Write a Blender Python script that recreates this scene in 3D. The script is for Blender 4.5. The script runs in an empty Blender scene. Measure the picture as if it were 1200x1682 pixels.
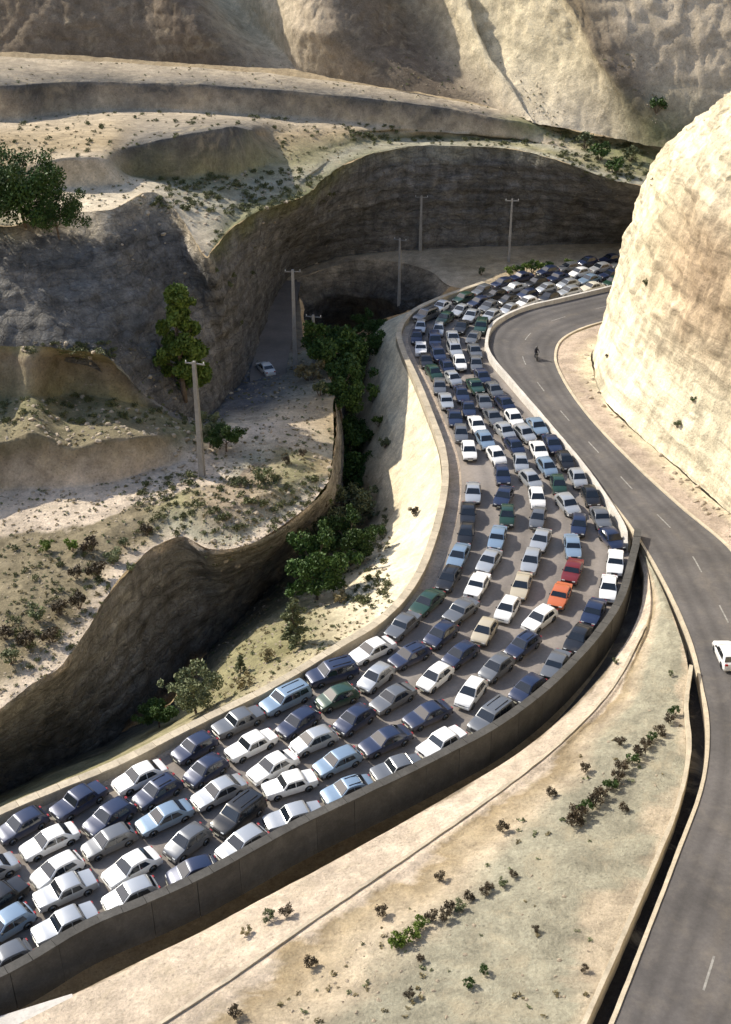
import bpy, bmesh, math, random
import numpy as np
from mathutils import Vector, Matrix
from mathutils.bvhtree import BVHTree

random.seed(11)
rng = np.random.default_rng(5)
scene = bpy.context.scene
COL = scene.collection
R = math.radians

# ------------------------------------------------------------------ camera
FPX, CX, CY, CAMH, TILT = 2000.0, 600.0, 841.0, 64.0, 29.6
cam_d = bpy.data.cameras.new("camera")
cam_d.sensor_fit = 'VERTICAL'
cam_d.sensor_height = 24.0
cam_d.lens = 24.0 * FPX / 1682.0
cam_d.clip_start = 0.5
cam_d.clip_end = 5000
cam = bpy.data.objects.new("camera", cam_d)
cam.location = (0, 0, CAMH)
cam.rotation_euler = (R(90 - TILT), 0, 0)
COL.objects.link(cam)
scene.camera = cam

# ------------------------------------------------------------------ light
SUN_EL, SUN_AZ = 37.0, 300.0          # azimuth clockwise from +Y (the view direction): sun to the left, a little beyond
world = bpy.data.worlds.new("World")
scene.world = world
world.use_nodes = True
wn = world.node_tree.nodes
wl = world.node_tree.links
wn.clear()
wo = wn.new('ShaderNodeOutputWorld')
wb = wn.new('ShaderNodeBackground')
sky = wn.new('ShaderNodeTexSky')
sky.sky_type = 'NISHITA'
sky.sun_disc = False
sky.sun_elevation = R(SUN_EL)
sky.sun_rotation = R(SUN_AZ)
sky.air_density = 1.0
sky.dust_density = 1.6
wb.inputs['Strength'].default_value = 0.15
wl.new(sky.outputs[0], wb.inputs['Color'])
wl.new(wb.outputs[0], wo.inputs['Surface'])
sd = bpy.data.lights.new("sun", 'SUN')
sd.energy = 4.1
sd.angle = R(0.5)
sd.color = (1.0, 0.93, 0.80)
sun = bpy.data.objects.new("sun", sd)
az, el = R(SUN_AZ), R(SUN_EL)
tosun = Vector((math.sin(az) * math.cos(el), math.cos(az) * math.cos(el), math.sin(el)))
sun.rotation_euler = (-tosun).to_track_quat('-Z', 'Y').to_euler()
sun.location = (-60, 80, 120)
COL.objects.link(sun)
vs = scene.view_settings
vs.view_transform = 'Standard'
vs.look = 'None'
vs.gamma = 1
vs.exposure = 0.55
vs.use_curve_mapping = False
scene.cycles.max_bounces = 4
scene.cycles.diffuse_bounces = 2
scene.cycles.glossy_bounces = 2
scene.cycles.transparent_max_bounces = 4

# ------------------------------------------------------------------ layout helpers
def ray(px, py):
    v = Vector(((px - CX) / FPX, -(py - CY) / FPX, -1.0))
    return (cam.rotation_euler.to_matrix() @ v).normalized()

def P(px, py, z):
    """world point at height z that lies along that line of sight"""
    d = ray(px, py)
    t = (z - CAMH) / d.z
    return Vector((d.x * t, d.y * t, z))

def PY(px, py, Y):
    d = ray(px, py)
    t = Y / d.y
    return Vector((d.x * t, Y, CAMH + d.z * t))

# ------------------------------------------------------------------ noise (vectorised)
def _hash(ix, iy, iz, s):
    h = (ix * 374761393 + iy * 668265263 + iz * 2147483647 + s * 1274126177) & 0xFFFFFFFF
    h = ((h ^ (h >> 13)) * 1274126177) & 0xFFFFFFFF
    h = ((h ^ (h >> 16)) * 668265263) & 0xFFFFFFFF
    return ((h ^ (h >> 15)) & 0xFFFFFF) / float(0xFFFFFF) * 2 - 1

def vnoise(p, s=0):
    i = np.floor(p).astype(np.int64)
    f = p - i
    f = f * f * (3 - 2 * f)
    out = 0
    for dx in (0, 1):
        wx = f[:, 0] if dx else 1 - f[:, 0]
        for dy in (0, 1):
            wy = f[:, 1] if dy else 1 - f[:, 1]
            for dz in (0, 1):
                wz = f[:, 2] if dz else 1 - f[:, 2]
                out = out + wx * wy * wz * _hash(i[:, 0] + dx, i[:, 1] + dy, i[:, 2] + dz, s)
    return out

def fbm(p, scale, octs=4, s=0, gain=0.5, ridged=False):
    a, tot, out = 1.0, 0.0, 0
    q = p / scale
    for o in range(octs):
        n = vnoise(q + 17.3 * o, s + o)
        if ridged:
            n = 1 - 2 * np.abs(n)
        out = out + a * n
        tot += a
        a *= gain
        q = q * 2.03
    return out / tot

# ------------------------------------------------------------------ materials
MATS = {}
def new_mat(name):
    m = bpy.data.materials.new(name)
    m.use_nodes = True
    nt = m.node_tree
    nt.nodes.clear()
    out = nt.nodes.new('ShaderNodeOutputMaterial')
    b = nt.nodes.new('ShaderNodeBsdfPrincipled')
    nt.links.new(b.outputs[0], out.inputs['Surface'])
    MATS[name] = m
    return m, nt, b

def mixc(nt, fac, a, b, mode='MIX'):
    n = nt.nodes.new('ShaderNodeMix')
    n.data_type = 'RGBA'
    n.blend_type = mode
    for sock, v in ((n.inputs['Factor'], fac), (n.inputs['A'], a), (n.inputs['B'], b)):
        if hasattr(v, 'is_linked') or isinstance(v, bpy.types.NodeSocket):
            nt.links.new(v, sock)
        elif isinstance(v, (int, float)):
            sock.default_value = v
        else:
            sock.default_value = (*v, 1)
    return n.outputs['Result']

def noise_node(nt, scale, detail=6, rough=0.6, vec=None, kind='noise', dist=0.0):
    n = nt.nodes.new('ShaderNodeTexNoise')
    n.inputs['Scale'].default_value = scale
    n.inputs['Detail'].default_value = detail
    n.inputs['Roughness'].default_value = rough
    n.inputs['Distortion'].default_value = dist
    if vec is None:
        g = nt.nodes.new('ShaderNodeNewGeometry')
        vec = g.outputs['Position']
    nt.links.new(vec, n.inputs['Vector'])
    return n.outputs['Fac']

def ramp(nt, fac, stops):
    r = nt.nodes.new('ShaderNodeValToRGB')
    el = r.color_ramp.elements
    while len(el) < len(stops):
        el.new(0.5)
    for e, (p, c) in zip(el, stops):
        e.position = p
        e.color = (*c, 1) if not isinstance(c, (int, float)) else (c, c, c, 1)
    nt.links.new(fac, r.inputs['Fac'])
    return r.outputs['Color']

def bump(nt, b, h, strength=0.5, dist=0.1):
    n = nt.nodes.new('ShaderNodeBump')
    n.inputs['Strength'].default_value = strength
    n.inputs['Distance'].default_value = dist
    nt.links.new(h, n.inputs['Height'])
    nt.links.new(n.outputs[0], b.inputs['Normal'])

def vscale(nt, vec, s):
    m = nt.nodes.new('ShaderNodeVectorMath')
    m.operation = 'MULTIPLY'
    nt.links.new(vec, m.inputs[0])
    m.inputs[1].default_value = s
    return m.outputs[0]

def geo_pos(nt):
    return nt.nodes.new('ShaderNodeNewGeometry').outputs['Position']

def terrain_mat(name, contrast=0.35, strata=False, bumpd=0.25, crack=1.0):
    m, nt, b = new_mat(name)
    at = nt.nodes.new('ShaderNodeAttribute')
    at.attribute_name = 'tint'
    col = at.outputs['Color']
    big = ramp(nt, noise_node(nt, 0.09, 5, 0.6), [(0.3, 0.80), (0.7, 1.18)])
    mid = ramp(nt, noise_node(nt, 0.55, 7, 0.68, dist=0.4), [(0.32, 1 - contrast), (0.68, 1 + contrast)])
    fine = ramp(nt, noise_node(nt, 4.2, 6, 0.75), [(0.3, 0.72), (0.7, 1.22)])
    c = mixc(nt, 1.0, col, big, 'MULTIPLY')
    c = mixc(nt, 1.0, c, mid, 'MULTIPLY')
    c = mixc(nt, 1.0, c, fine, 'MULTIPLY')
    # drifts of paler dust and small darker stones
    dust = ramp(nt, noise_node(nt, 0.22, 8, 0.7, dist=1.2), [(0.52, 0.0), (0.66, 1.0)])
    c = mixc(nt, dust, c, mixc(nt, 0.12 if strata else 0.4, c, (0.52, 0.43, 0.29)))
    vor = nt.nodes.new('ShaderNodeTexVoronoi')
    vor.inputs['Scale'].default_value = 1.7
    vor.inputs['Randomness'].default_value = 1
    nt.links.new(geo_pos(nt), vor.inputs['Vector'])
    spots = ramp(nt, vor.outputs['Distance'], [(0.10, 0.55), (0.20, 1.0)])
    c = mixc(nt, 0.6, c, mixc(nt, 1.0, c, spots, 'MULTIPLY'))
    if strata:
        v = vscale(nt, geo_pos(nt), (0.10, 0.10, 0.9))
        st = noise_node(nt, 1.0, 6, 0.62, vec=v, dist=0.8)
        c = mixc(nt, 1.0, c, ramp(nt, st, [(0.36, 0.66), (0.5, 1.0), (0.66, 1.25)]), 'MULTIPLY')
        v2 = vscale(nt, geo_pos(nt), (0.9, 0.9, 0.12))
        gl = noise_node(nt, 0.7, 6, 0.65, vec=v2)
        c = mixc(nt, 0.8, c, mixc(nt, 1.0, c, ramp(nt, gl, [(0.36, 0.68), (0.6, 1.12)]), 'MULTIPLY'))
    b.inputs['Roughness'].default_value = 0.95
    b.inputs['Specular IOR Level'].default_value = 0.12
    h1 = noise_node(nt, 1.1, 12, 0.76)
    if strata:
        # open joints and broken blocks
        wp = nt.nodes.new('ShaderNodeVectorMath'); wp.operation = 'ADD'
        nz = nt.nodes.new('ShaderNodeTexNoise'); nz.inputs['Scale'].default_value = 0.5; nz.inputs['Detail'].default_value = 5
        nt.links.new(geo_pos(nt), nz.inputs['Vector'])
        sc_ = nt.nodes.new('ShaderNodeVectorMath'); sc_.operation = 'SCALE'; sc_.inputs['Scale'].default_value = 3.0
        nt.links.new(nz.outputs['Color'], sc_.inputs[0])
        nt.links.new(vscale(nt, geo_pos(nt), (1, 1, 1.7)), wp.inputs[0]); nt.links.new(sc_.outputs[0], wp.inputs[1])
        hs = h1
        for scl, k in ((0.42, 1.0), (1.3, .5)):
            ve = nt.nodes.new('ShaderNodeTexVoronoi'); ve.feature = 'DISTANCE_TO_EDGE'; ve.inputs['Scale'].default_value = scl
            nt.links.new(wp.outputs[0], ve.inputs['Vector'])
            cr = ramp(nt, ve.outputs['Distance'], [(0.0, 0.0), (0.10, 1.0)])
            vf = nt.nodes.new('ShaderNodeTexVoronoi'); vf.inputs['Scale'].default_value = scl
            nt.links.new(wp.outputs[0], vf.inputs['Vector'])
            sp_ = nt.nodes.new('ShaderNodeSeparateColor'); nt.links.new(vf.outputs['Color'], sp_.inputs[0])
            ad = nt.nodes.new('ShaderNodeMath'); ad.operation = 'MULTIPLY_ADD'; ad.inputs[1].default_value = .35 * k * crack
            nt.links.new(sp_.outputs[0], ad.inputs[0]); nt.links.new(hs, ad.inputs[2])
            ad2 = nt.nodes.new('ShaderNodeMath'); ad2.operation = 'MULTIPLY_ADD'; ad2.inputs[1].default_value = .22 * k * crack
            nt.links.new(cr, ad2.inputs[0]); nt.links.new(ad.outputs[0], ad2.inputs[2])
            hs = ad2.outputs[0]
            c = mixc(nt, 0.30 * k * crack, c, mixc(nt, 1.0, c, ramp(nt, ve.outputs['Distance'], [(0.0, 0.35), (0.06, 1.0)]), 'MULTIPLY'))
        h1 = hs
    nt.links.new(c, b.inputs['Base Color'])
    bump(nt, b, h1, 1.0, bumpd)
    return m

def stone_mat(name, col, var=0.25, scale=1.0, rough=0.9, bumpd=0.03, stain=(0.12, 0.10, 0.08), stain_amt=0.5):
    m, nt, b = new_mat(name)
    n1 = noise_node(nt, 0.5 * scale, 7, 0.65, dist=0.5)
    n2 = noise_node(nt, 6 * scale, 6, 0.7)
    c = mixc(nt, 1.0, col, ramp(nt, n1, [(0.3, 1 - var), (0.7, 1 + var)]), 'MULTIPLY')
    c = mixc(nt, 1.0, c, ramp(nt, n2, [(0.3, 1 - var * 0.6), (0.7, 1 + var * 0.6)]), 'MULTIPLY')
    s = ramp(nt, noise_node(nt, 0.9 * scale, 9, 0.75, dist=1.5), [(0.52, 0.0), (0.68, stain_amt)])
    oi = nt.nodes.new('ShaderNodeObjectInfo')
    c = mixc(nt, 1.0, c, ramp(nt, oi.outputs['Random'], [(0.0, 0.86), (1.0, 1.12)]), 'MULTIPLY')
    run = noise_node(nt, 1.0, 5, 0.6, vec=vscale(nt, geo_pos(nt), (2.6, 2.6, 0.25)))
    c = mixc(nt, ramp(nt, run, [(0.55, 0.0), (0.72, stain_amt * .8)]), c, stain)
    c = mixc(nt, s, c, stain)
    nt.links.new(c, b.inputs['Base Color'])
    b.inputs['Roughness'].default_value = rough
    b.inputs['Specular IOR Level'].default_value = 0.2
    bump(nt, b, noise_node(nt, 9 * scale, 8, 0.7), 0.8, bumpd)
    return m

def asphalt_mat(name, col):
    m, nt, b = new_mat(name)
    n1 = noise_node(nt, 0.16, 6, 0.6, dist=0.0)
    n2 = noise_node(nt, 3.0, 8, 0.8)
    c = mixc(nt, 1.0, col, ramp(nt, n1, [(0.3, 0.74), (0.7, 1.3)]), 'MULTIPLY')
    c = mixc(nt, 1.0, c, ramp(nt, n2, [(0.3, 0.8), (0.7, 1.2)]), 'MULTIPLY')
    dust = ramp(nt, noise_node(nt, 0.5, 8, 0.7, dist=0.2), [(0.50, 0.0), (0.80, 0.30)])
    c = mixc(nt, dust, c, (0.26, 0.22, 0.17))
    at = nt.nodes.new('ShaderNodeAttribute'); at.attribute_name = 'tint'
    c = mixc(nt, 1.0, c, mixc(nt, 1.0, at.outputs['Color'], (1.35, 1.35, 1.35), 'MULTIPLY'), 'MULTIPLY')
    nt.links.new(c, b.inputs['Base Color'])
    b.inputs['Roughness'].default_value = 0.85
    bump(nt, b, noise_node(nt, 14, 6, 0.7), 0.5, 0.02)
    return m

def plain_mat(name, col, rough=0.6, metal=0.0, var=0.12, coat=0.0, spec=0.5):
    m, nt, b = new_mat(name)
    tc = nt.nodes.new('ShaderNodeTexCoord')
    n = noise_node(nt, 3.0, 5, 0.6, vec=tc.outputs['Object'])
    c = mixc(nt, 1.0, col, ramp(nt, n, [(0.3, 1 - var), (0.7, 1 + var)]), 'MULTIPLY')
    nt.links.new(c, b.inputs['Base Color'])
    b.inputs['Roughness'].default_value = rough
    b.inputs['Metallic'].default_value = metal
    b.inputs['Coat Weight'].default_value = coat
    b.inputs['Specular IOR Level'].default_value = spec
    return m

def paint_mat(name, col, metal=0.0):
    m, nt, b = new_mat(name)
    tc = nt.nodes.new('ShaderNodeTexCoord')
    n = noise_node(nt, 1.2, 6, 0.65, vec=tc.outputs['Object'])
    sepz = nt.nodes.new('ShaderNodeSeparateXYZ')
    nt.links.new(tc.outputs['Object'], sepz.inputs[0])
    # road dust, heaviest on the sills
    ad = nt.nodes.new('ShaderNodeMath'); ad.operation = 'MULTIPLY_ADD'
    nt.links.new(sepz.outputs['Z'], ad.inputs[0]); ad.inputs[1].default_value = -0.9; ad.inputs[2].default_value = 0.62
    ml = nt.nodes.new('ShaderNodeMath'); ml.operation = 'ADD'; ml.use_clamp = True
    nt.links.new(ad.outputs[0], ml.inputs[0])
    nt.links.new(ramp(nt, n, [(0.35, 0.0), (0.75, 0.22)]), ml.inputs[1])
    c = mixc(nt, ml.outputs[0], col, (0.24, 0.20, 0.15))
    nt.links.new(c, b.inputs['Base Color'])
    b.inputs['Roughness'].default_value = 0.32
    b.inputs['Metallic'].default_value = metal
    b.inputs['Coat Weight'].default_value = 0.6
    b.inputs['Coat Roughness'].default_value = 0.08
    return m

def leaf_mat(name, col, col2):
    m, nt, b = new_mat(name)
    oi = nt.nodes.new('ShaderNodeObjectInfo')
    g = nt.nodes.new('ShaderNodeNewGeometry')
    n = noise_node(nt, 0.9, 5, 0.6)
    c = mixc(nt, g.outputs['Random Per Island'], col, col2)
    c = mixc(nt, 1.0, c, ramp(nt, n, [(0.3, 0.7), (0.7, 1.3)]), 'MULTIPLY')
    c = mixc(nt, 1.0, c, ramp(nt, oi.outputs['Random'], [(0.0, 0.82), (1.0, 1.18)]), 'MULTIPLY')
    nt.links.new(c, b.inputs['Base Color'])
    b.inputs['Roughness'].default_value = 0.6
    b.inputs['Specular IOR Level'].default_value = 0.25
    b.inputs['Subsurface Weight'].default_value = 0.0
    return m

terrain_mat('soil', 0.30, False, 0.35)
terrain_mat('rock', 0.34, True, 0.7)
terrain_mat('cliff_face', 0.13, True, 0.3, .3)
asphalt_mat('asphalt', (0.085, 0.078, 0.075))
asphalt_mat('asphalt_pale', (0.20, 0.175, 0.155))
stone_mat('stone_pale', (0.50, 0.43, 0.32), 0.22, 1.0, stain_amt=0.35, stain=(0.25, 0.20, 0.14))
stone_mat('concrete_grey', (0.088, 0.084, 0.077), 0.3, 1.0, stain_amt=0.6, stain=(0.07, 0.065, 0.06))
stone_mat('concrete_white', (0.62, 0.58, 0.52), 0.18, 1.0, stain_amt=0.4, stain=(0.3, 0.27, 0.22))
stone_mat('pole_concrete', (0.36, 0.34, 0.31), 0.15, 2.0, stain_amt=0.3)
plain_mat('road_paint', (0.26, 0.25, 0.23), 0.8, var=0.4)
plain_mat('glass', (0.012, 0.016, 0.022), 0.06, spec=0.8, var=0.05)
plain_mat('rubber', (0.018, 0.018, 0.018), 0.85)
plain_mat('rim_metal', (0.42, 0.43, 0.44), 0.35, 0.8)
plain_mat('plastic_dark', (0.03, 0.03, 0.032), 0.6)
plain_mat('lamp_glass', (0.75, 0.76, 0.74), 0.12, coat=0.5)
plain_mat('lamp_red', (0.35, 0.02, 0.015), 0.25, coat=0.5)
plain_mat('plate', (0.72, 0.70, 0.55), 0.5)
plain_mat('steel', (0.30, 0.30, 0.30), 0.5, 0.7)
plain_mat('bark', (0.13, 0.095, 0.065), 0.95, var=0.4)
leaf_mat('leaf_deep', (0.030, 0.062, 0.014), (0.060, 0.105, 0.022))
leaf_mat('leaf_bright', (0.085, 0.135, 0.018), (0.14, 0.19, 0.035))
leaf_mat('leaf_grey', (0.10, 0.125, 0.055), (0.17, 0.18, 0.09))
leaf_mat('leaf_dry', (0.20, 0.16, 0.075), (0.30, 0.25, 0.13))
leaf_mat('leaf_brown', (0.055, 0.042, 0.025), (0.10, 0.075, 0.045))

# albedo palette of the ground, plus shade tints for ditches and mountain faces
PAL = dict(
    ochre=(0.40, 0.31, 0.19), pale=(0.52, 0.43, 0.31), pink=(0.50, 0.40, 0.31), path=(0.66, 0.545, 0.42), wallrock=(0.41, 0.37, 0.31), ditch_shade=(0.045, 0.04, 0.036), hill_shade=(0.225, 0.18, 0.13), a1=(0.85, 0.85, 0.85), a0=(0.64, 0.64, 0.64), a2=(0.9, 0.88, 0.84),
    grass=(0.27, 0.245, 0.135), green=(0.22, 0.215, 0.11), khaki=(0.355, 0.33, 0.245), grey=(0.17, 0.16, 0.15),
    rock=(0.235, 0.222, 0.20), darkrock_shade=(0.13, 0.122, 0.11), cream=(0.70, 0.60, 0.41), creamy=(0.80, 0.70, 0.50), scrubland=(0.245, 0.205, 0.13),
    brown=(0.54, 0.42, 0.28), white=(0.66, 0.56, 0.41), dirt=(0.30, 0.24, 0.165), blue=(0.15, 0.155, 0.165))

# ------------------------------------------------------------------ object helpers
def tag(o, label=None, cat=None, group=None, kind=None):
    if label: o['label'] = label
    if cat: o['category'] = cat
    if group: o['group'] = group
    if kind: o['kind'] = kind
    return o

def link_mesh(name, verts, faces, mat, parent=None, smooth=False, mats=None, fmat=None):
    me = bpy.data.meshes.new(name)
    me.from_pydata([tuple(v) for v in verts], [], faces)
    for mm in (mats or [mat]):
        me.materials.append(MATS[mm])
    if fmat is not None:
        me.polygons.foreach_set('material_index', fmat)
    if smooth:
        me.polygons.foreach_set('use_smooth', [True] * len(me.polygons))
    me.update()
    o = bpy.data.objects.new(name, me)
    COL.objects.link(o)
    if parent: o.parent = parent
    return o

def catmull(pts, n):
    """pts (k,d) -> n samples evenly spread over the index parameter"""
    pts = np.asarray(pts, float)
    k = len(pts)
    t = np.linspace(0, k - 1, n)
    i = np.clip(np.floor(t).astype(int), 0, k - 2)
    f = (t - i)[:, None]
    p1, p2 = pts[i], pts[i + 1]
    p0 = np.where((i > 0)[:, None], pts[np.maximum(i - 1, 0)], 2 * p1 - p2)
    p3 = np.where((i < k - 2)[:, None], pts[np.minimum(i + 2, k - 1)], 2 * p2 - p1)
    return 0.5 * ((2 * p1) + (-p0 + p2) * f + (2 * p0 - 5 * p1 + 4 * p2 - p3) * f ** 2 + (-p0 + 3 * p1 - 3 * p2 + p3) * f ** 3)

BVH_V, BVH_F = [], []
def patch(name, rows, mat='soil', res=0.6, kind='structure', noise_scale=7.0, curve=False, drop=True, seed=0, ridged=0.0, crag=0.28, ledge=0.75, rag=3.0):
    """rows: list of (points, colour or list of colours, displacement amplitude); a point is a Vector or (px,py,z)"""
    R_ = []
    for pts, colr, amp in rows:
        w = [p if isinstance(p, Vector) else P(*p) for p in pts]
        if isinstance(colr, str): colr = [colr] * len(w)
        a = [amp] * len(w) if not isinstance(amp, (list, tuple)) else amp
        R_.append(np.array([[*v, *PAL[c], x] for v, c, x in zip(w, colr, a)]))
    maxlen = max(np.linalg.norm(np.diff(r[:, :3], axis=0), axis=1).sum() for r in R_)
    nc = max(len(R_[0]) * 2, min(520, int(maxlen / res)))
    S = [catmull(r, nc) for r in R_]
    if curve:
        T = np.stack(S)
    out = []
    if curve:
        k = len(S)
        seg = [max(2, int(np.linalg.norm(S[i + 1][:, :3] - S[i][:, :3], axis=1).mean() / res)) for i in range(k - 1)]
        tt = np.concatenate([np.linspace(i, i + 1, seg[i], endpoint=False) for i in range(k - 1)] + [[k - 1]])
        M = np.stack([np.stack([S[j][:, d] for j in range(k)], 0) for d in range(7)], -1)   # k,nc,7
        i = np.clip(np.floor(tt).astype(int), 0, k - 2)
        f = (tt - i)[:, None, None]
        p1, p2 = M[i], M[i + 1]
        p0 = np.where((i > 0)[:, None, None], M[np.maximum(i - 1, 0)], 2 * p1 - p2)
        p3 = np.where((i < k - 2)[:, None, None], M[np.minimum(i + 2, k - 1)], 2 * p2 - p1)
        G = 0.5 * ((2 * p1) + (-p0 + p2) * f + (2 * p0 - 5 * p1 + 4 * p2 - p3) * f ** 2 + (-p0 + 3 * p1 - 3 * p2 + p3) * f ** 3)
    else:
        for i in range(len(S) - 1):
            d = np.linalg.norm(S[i + 1][:, :3] - S[i][:, :3], axis=1)
            m = max(2, min(120, int(d.mean() / res)))
            for j in range(m):
                f = j / m
                out.append(S[i] * (1 - f) + S[i + 1] * f)
        out.append(S[-1])
        G = np.stack(out)
    nr = G.shape[0]
    X = G.reshape(-1, 7)
    p = X[:, :3].copy()
    amp = X[:, 6]
    d = np.stack([fbm(p, noise_scale, 5, 3, 0.52), fbm(p + 91.7, noise_scale, 5, 7, 0.52), fbm(p + 37.1, noise_scale, 5, 11, 0.52)], 1)
    if ridged:
        q = p.copy(); q[:, 2] *= 0.35
        rr = fbm(q, noise_scale * 0.8, 4, 23, 0.55, True)
        d[:, 1] += rr * ridged
        d[:, 0] += rr * ridged * 0.5
    p += d * amp[:, None] * np.array([1, 1, 0.8])
    if mat in ('rock', 'cliff_face'):      # bedding ledges and joints
        Gp = p.reshape(nr, nc, 3)
        gn = np.cross(np.gradient(Gp, axis=1), np.gradient(Gp, axis=0)).reshape(-1, 3)
        gn /= np.linalg.norm(gn, axis=1)[:, None] + 1e-9
        flip = np.sign((gn @ np.array([0.0, -1.0, 0.6])).mean())
        steep = np.clip(1.25 - np.abs(gn[:, 2]) * 1.3, 0, 1)
        u = p[:, 2] / 2.3 + 1.3 * fbm(p, 14.0, 3, 61) + .35 * fbm(p, 3.0, 3, 67)
        saw = u - np.floor(u)
        led = np.where(saw < .8, saw / .8, (1 - saw) / .2) - .5
        v_ = (p[:, 0] * .8 + p[:, 1] * .6) / 3.1 + 1.6 * fbm(p, 9.0, 3, 71)
        sv = np.abs((v_ - np.floor(v_)) - .5) * 2
        led = led * .62 + np.minimum(sv * 3, 1) * .35
        p += gn * (flip * led * np.minimum(amp, 1.0) * steep * ledge)[:, None]
    d2 = np.stack([fbm(p, 2.4, 3, 31, 0.6, True), fbm(p + 51.7, 2.4, 3, 37, 0.6, True), fbm(p + 7.1, 2.0, 3, 41, 0.6)], 1)
    p += d2 * np.minimum(amp, 1.3)[:, None] * (crag if mat == 'soil' else crag * 2.1)
    # ragged borders between soils: pick the tint of a neighbouring sample
    if nr > 6 and rag:
        ro = np.clip(np.arange(nr)[:, None] + np.round(rag / res * fbm(X[:, :3], 5.0, 4, 55, 0.6).reshape(nr, nc)), 0, nr - 1).astype(int)
        X[:, 3:6] = G[ro, np.arange(nc)[None, :], 3:6].reshape(-1, 3)
    cols = np.clip(X[:, 3:6], 0.01, 0.9)
    # ragged borders between soils
    faces = []
    idx = np.arange(nr * nc).reshape(nr, nc)
    a, b_, c, d_ = idx[:-1, :-1].ravel(), idx[:-1, 1:].ravel(), idx[1:, 1:].ravel(), idx[1:, :-1].ravel()
    F = np.stack([a, b_, c, d_], 1)
    me = bpy.data.meshes.new(name)
    me.vertices.add(len(p)); me.vertices.foreach_set('co', p.ravel())
    me.loops.add(F.size); me.loops.foreach_set('vertex_index', F.ravel())
    me.polygons.add(len(F))
    me.polygons.foreach_set('loop_start', np.arange(0, F.size, 4))
    me.polygons.foreach_set('loop_total', np.full(len(F), 4))
    me.polygons.foreach_set('use_smooth', np.ones(len(F), bool))
    me.update(calc_edges=True)
    ca = me.color_attributes.new('tint', 'FLOAT_COLOR', 'POINT')
    ca.data.foreach_set('color', np.concatenate([cols, np.ones((len(cols), 1))], 1).astype(np.float32).ravel())
    me.materials.append(MATS[mat])
    o = bpy.data.objects.new(name, me)
    COL.objects.link(o)
    if kind: o['kind'] = kind
    if drop:
        base = sum(len(v) for v in BVH_V)
        BVH_V.append(p); BVH_F.append(F + base)
    return o

_bvh = None
def hit(px, py):
    """where the line of sight meets the ground, and the height of the ground there"""
    global _bvh
    if _bvh is None:
        _bvh = BVHTree.FromPolygons(np.concatenate(BVH_V).tolist(), np.concatenate(BVH_F).tolist())
    loc, nor, i, dist = _bvh.ray_cast(Vector((0, 0, CAMH)), ray(px, py))
    hit.slope = abs(nor.z) if nor else 0
    return loc

def ground_z(x, y, ztop=60, default=0):
    hit(600, 800)
    loc, nor, i, dist = _bvh.ray_cast(Vector((x, y, ztop)), Vector((0, 0, -1)))
    return loc.z if loc else default

def sweep(name, path, prof, mat, parent=None, step=0.8, jitter=0.0, closed=True, smooth=False, side=1):
    """path: world points; prof: (offset to the right of travel, height) outline"""
    pts = np.array([[*p] for p in path])
    L = np.linalg.norm(np.diff(pts, axis=0), axis=1).sum()
    n = max(4, int(L / step))
    s = catmull(pts, n * 3)
    # even spacing
    dd = np.concatenate([[0], np.cumsum(np.linalg.norm(np.diff(s, axis=0), axis=1))])
    t = np.linspace(0, dd[-1], n)
    s = np.stack([np.interp(t, dd, s[:, k]) for k in range(3)], 1)
    tan = np.gradient(s, axis=0); tan[:, 2] = 0
    tan /= np.linalg.norm(tan, axis=1)[:, None]
    nrm = np.stack([tan[:, 1], -tan[:, 0], np.zeros(n)], 1) * side
    V, F = [], []
    m = len(prof)
    for i in range(n):
        for (u, z) in prof:
            j = (random.random() - 0.5) * 2 * jitter
            v = s[i] + nrm[i] * (u + j)
            V.append((v[0], v[1], s[i][2] + z + (random.random() - 0.5) * 2 * jitter * 0.6))
    for i in range(n - 1):
        for k in range(m if closed else m - 1):
            a = i * m + k; b = i * m + (k + 1) % m
            F.append((a, b, b + m, a + m) if side > 0 else (a, a + m, b + m, b))
    if closed:
        F.append(tuple(range(m))); F.append(tuple((n - 1) * m + k for k in reversed(range(m))))
    o = link_mesh(name, V, F, mat, parent, smooth)
    return o
# ================================================================== THE GROUND
# ---- the jammed carriageway: left and right edges (matched across the road)
JL = [(-300,1490),(-120,1420),(0,1362),(100,1318),(200,1277),(330,1210),(450,1150),(560,1085),(640,1035),(700,970),(738,890),(755,810),(750,750),(728,690),(702,630),(680,590),(668,555),(685,525),(725,503),(800,475),(860,455),(930,440),(1000,425),(1150,402),(1350,380)]
JR = [(-170,1670),(10,1583),(125,1517),(230,1473),(325,1430),(455,1360),(570,1305),(690,1247),(800,1187),(900,1105),(985,1012),(1025,925),(1015,870),(960,785),(895,705),(840,640),(800,590),(797,560),(812,535),(860,512),(910,500),(965,487),(1040,470),(1180,450),(1380,430)]
JLw = [P(x, y, 0) for x, y in JL]
JRw = [P(x, y, 0) for x, y in JR]
JRx = [p for p in JRw]
for _i in range(0, 12):
    _t = JRw[_i + 1] - JRw[max(_i - 1, 0)]; _t.z = 0; _t.normalize()
    JRx[_i] = JRw[_i] + Vector((_t.y, -_t.x, 0)) * (1.55 if _i < 10 else (1.1 if _i == 10 else .5))
def road_rows(A, B, fs, cs): return [([a * (1 - f) + b * f for a, b in zip(A, B)], c, 0.0) for f, c in zip(fs, cs)]
patch('road', road_rows(JLw, JRx, [0,.06,.12,.18,.24,.3,.36,.42,.48,.54,.6,.66,.72,.78,.84,.9,.95,1], ['a2','a2','a1','a0','a1','a0','a1','a0','a1','a0','a1','a0','a1','a0','a1','a0','a1','a2']), 'asphalt_pale', 0.5, rag=.5)
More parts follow.
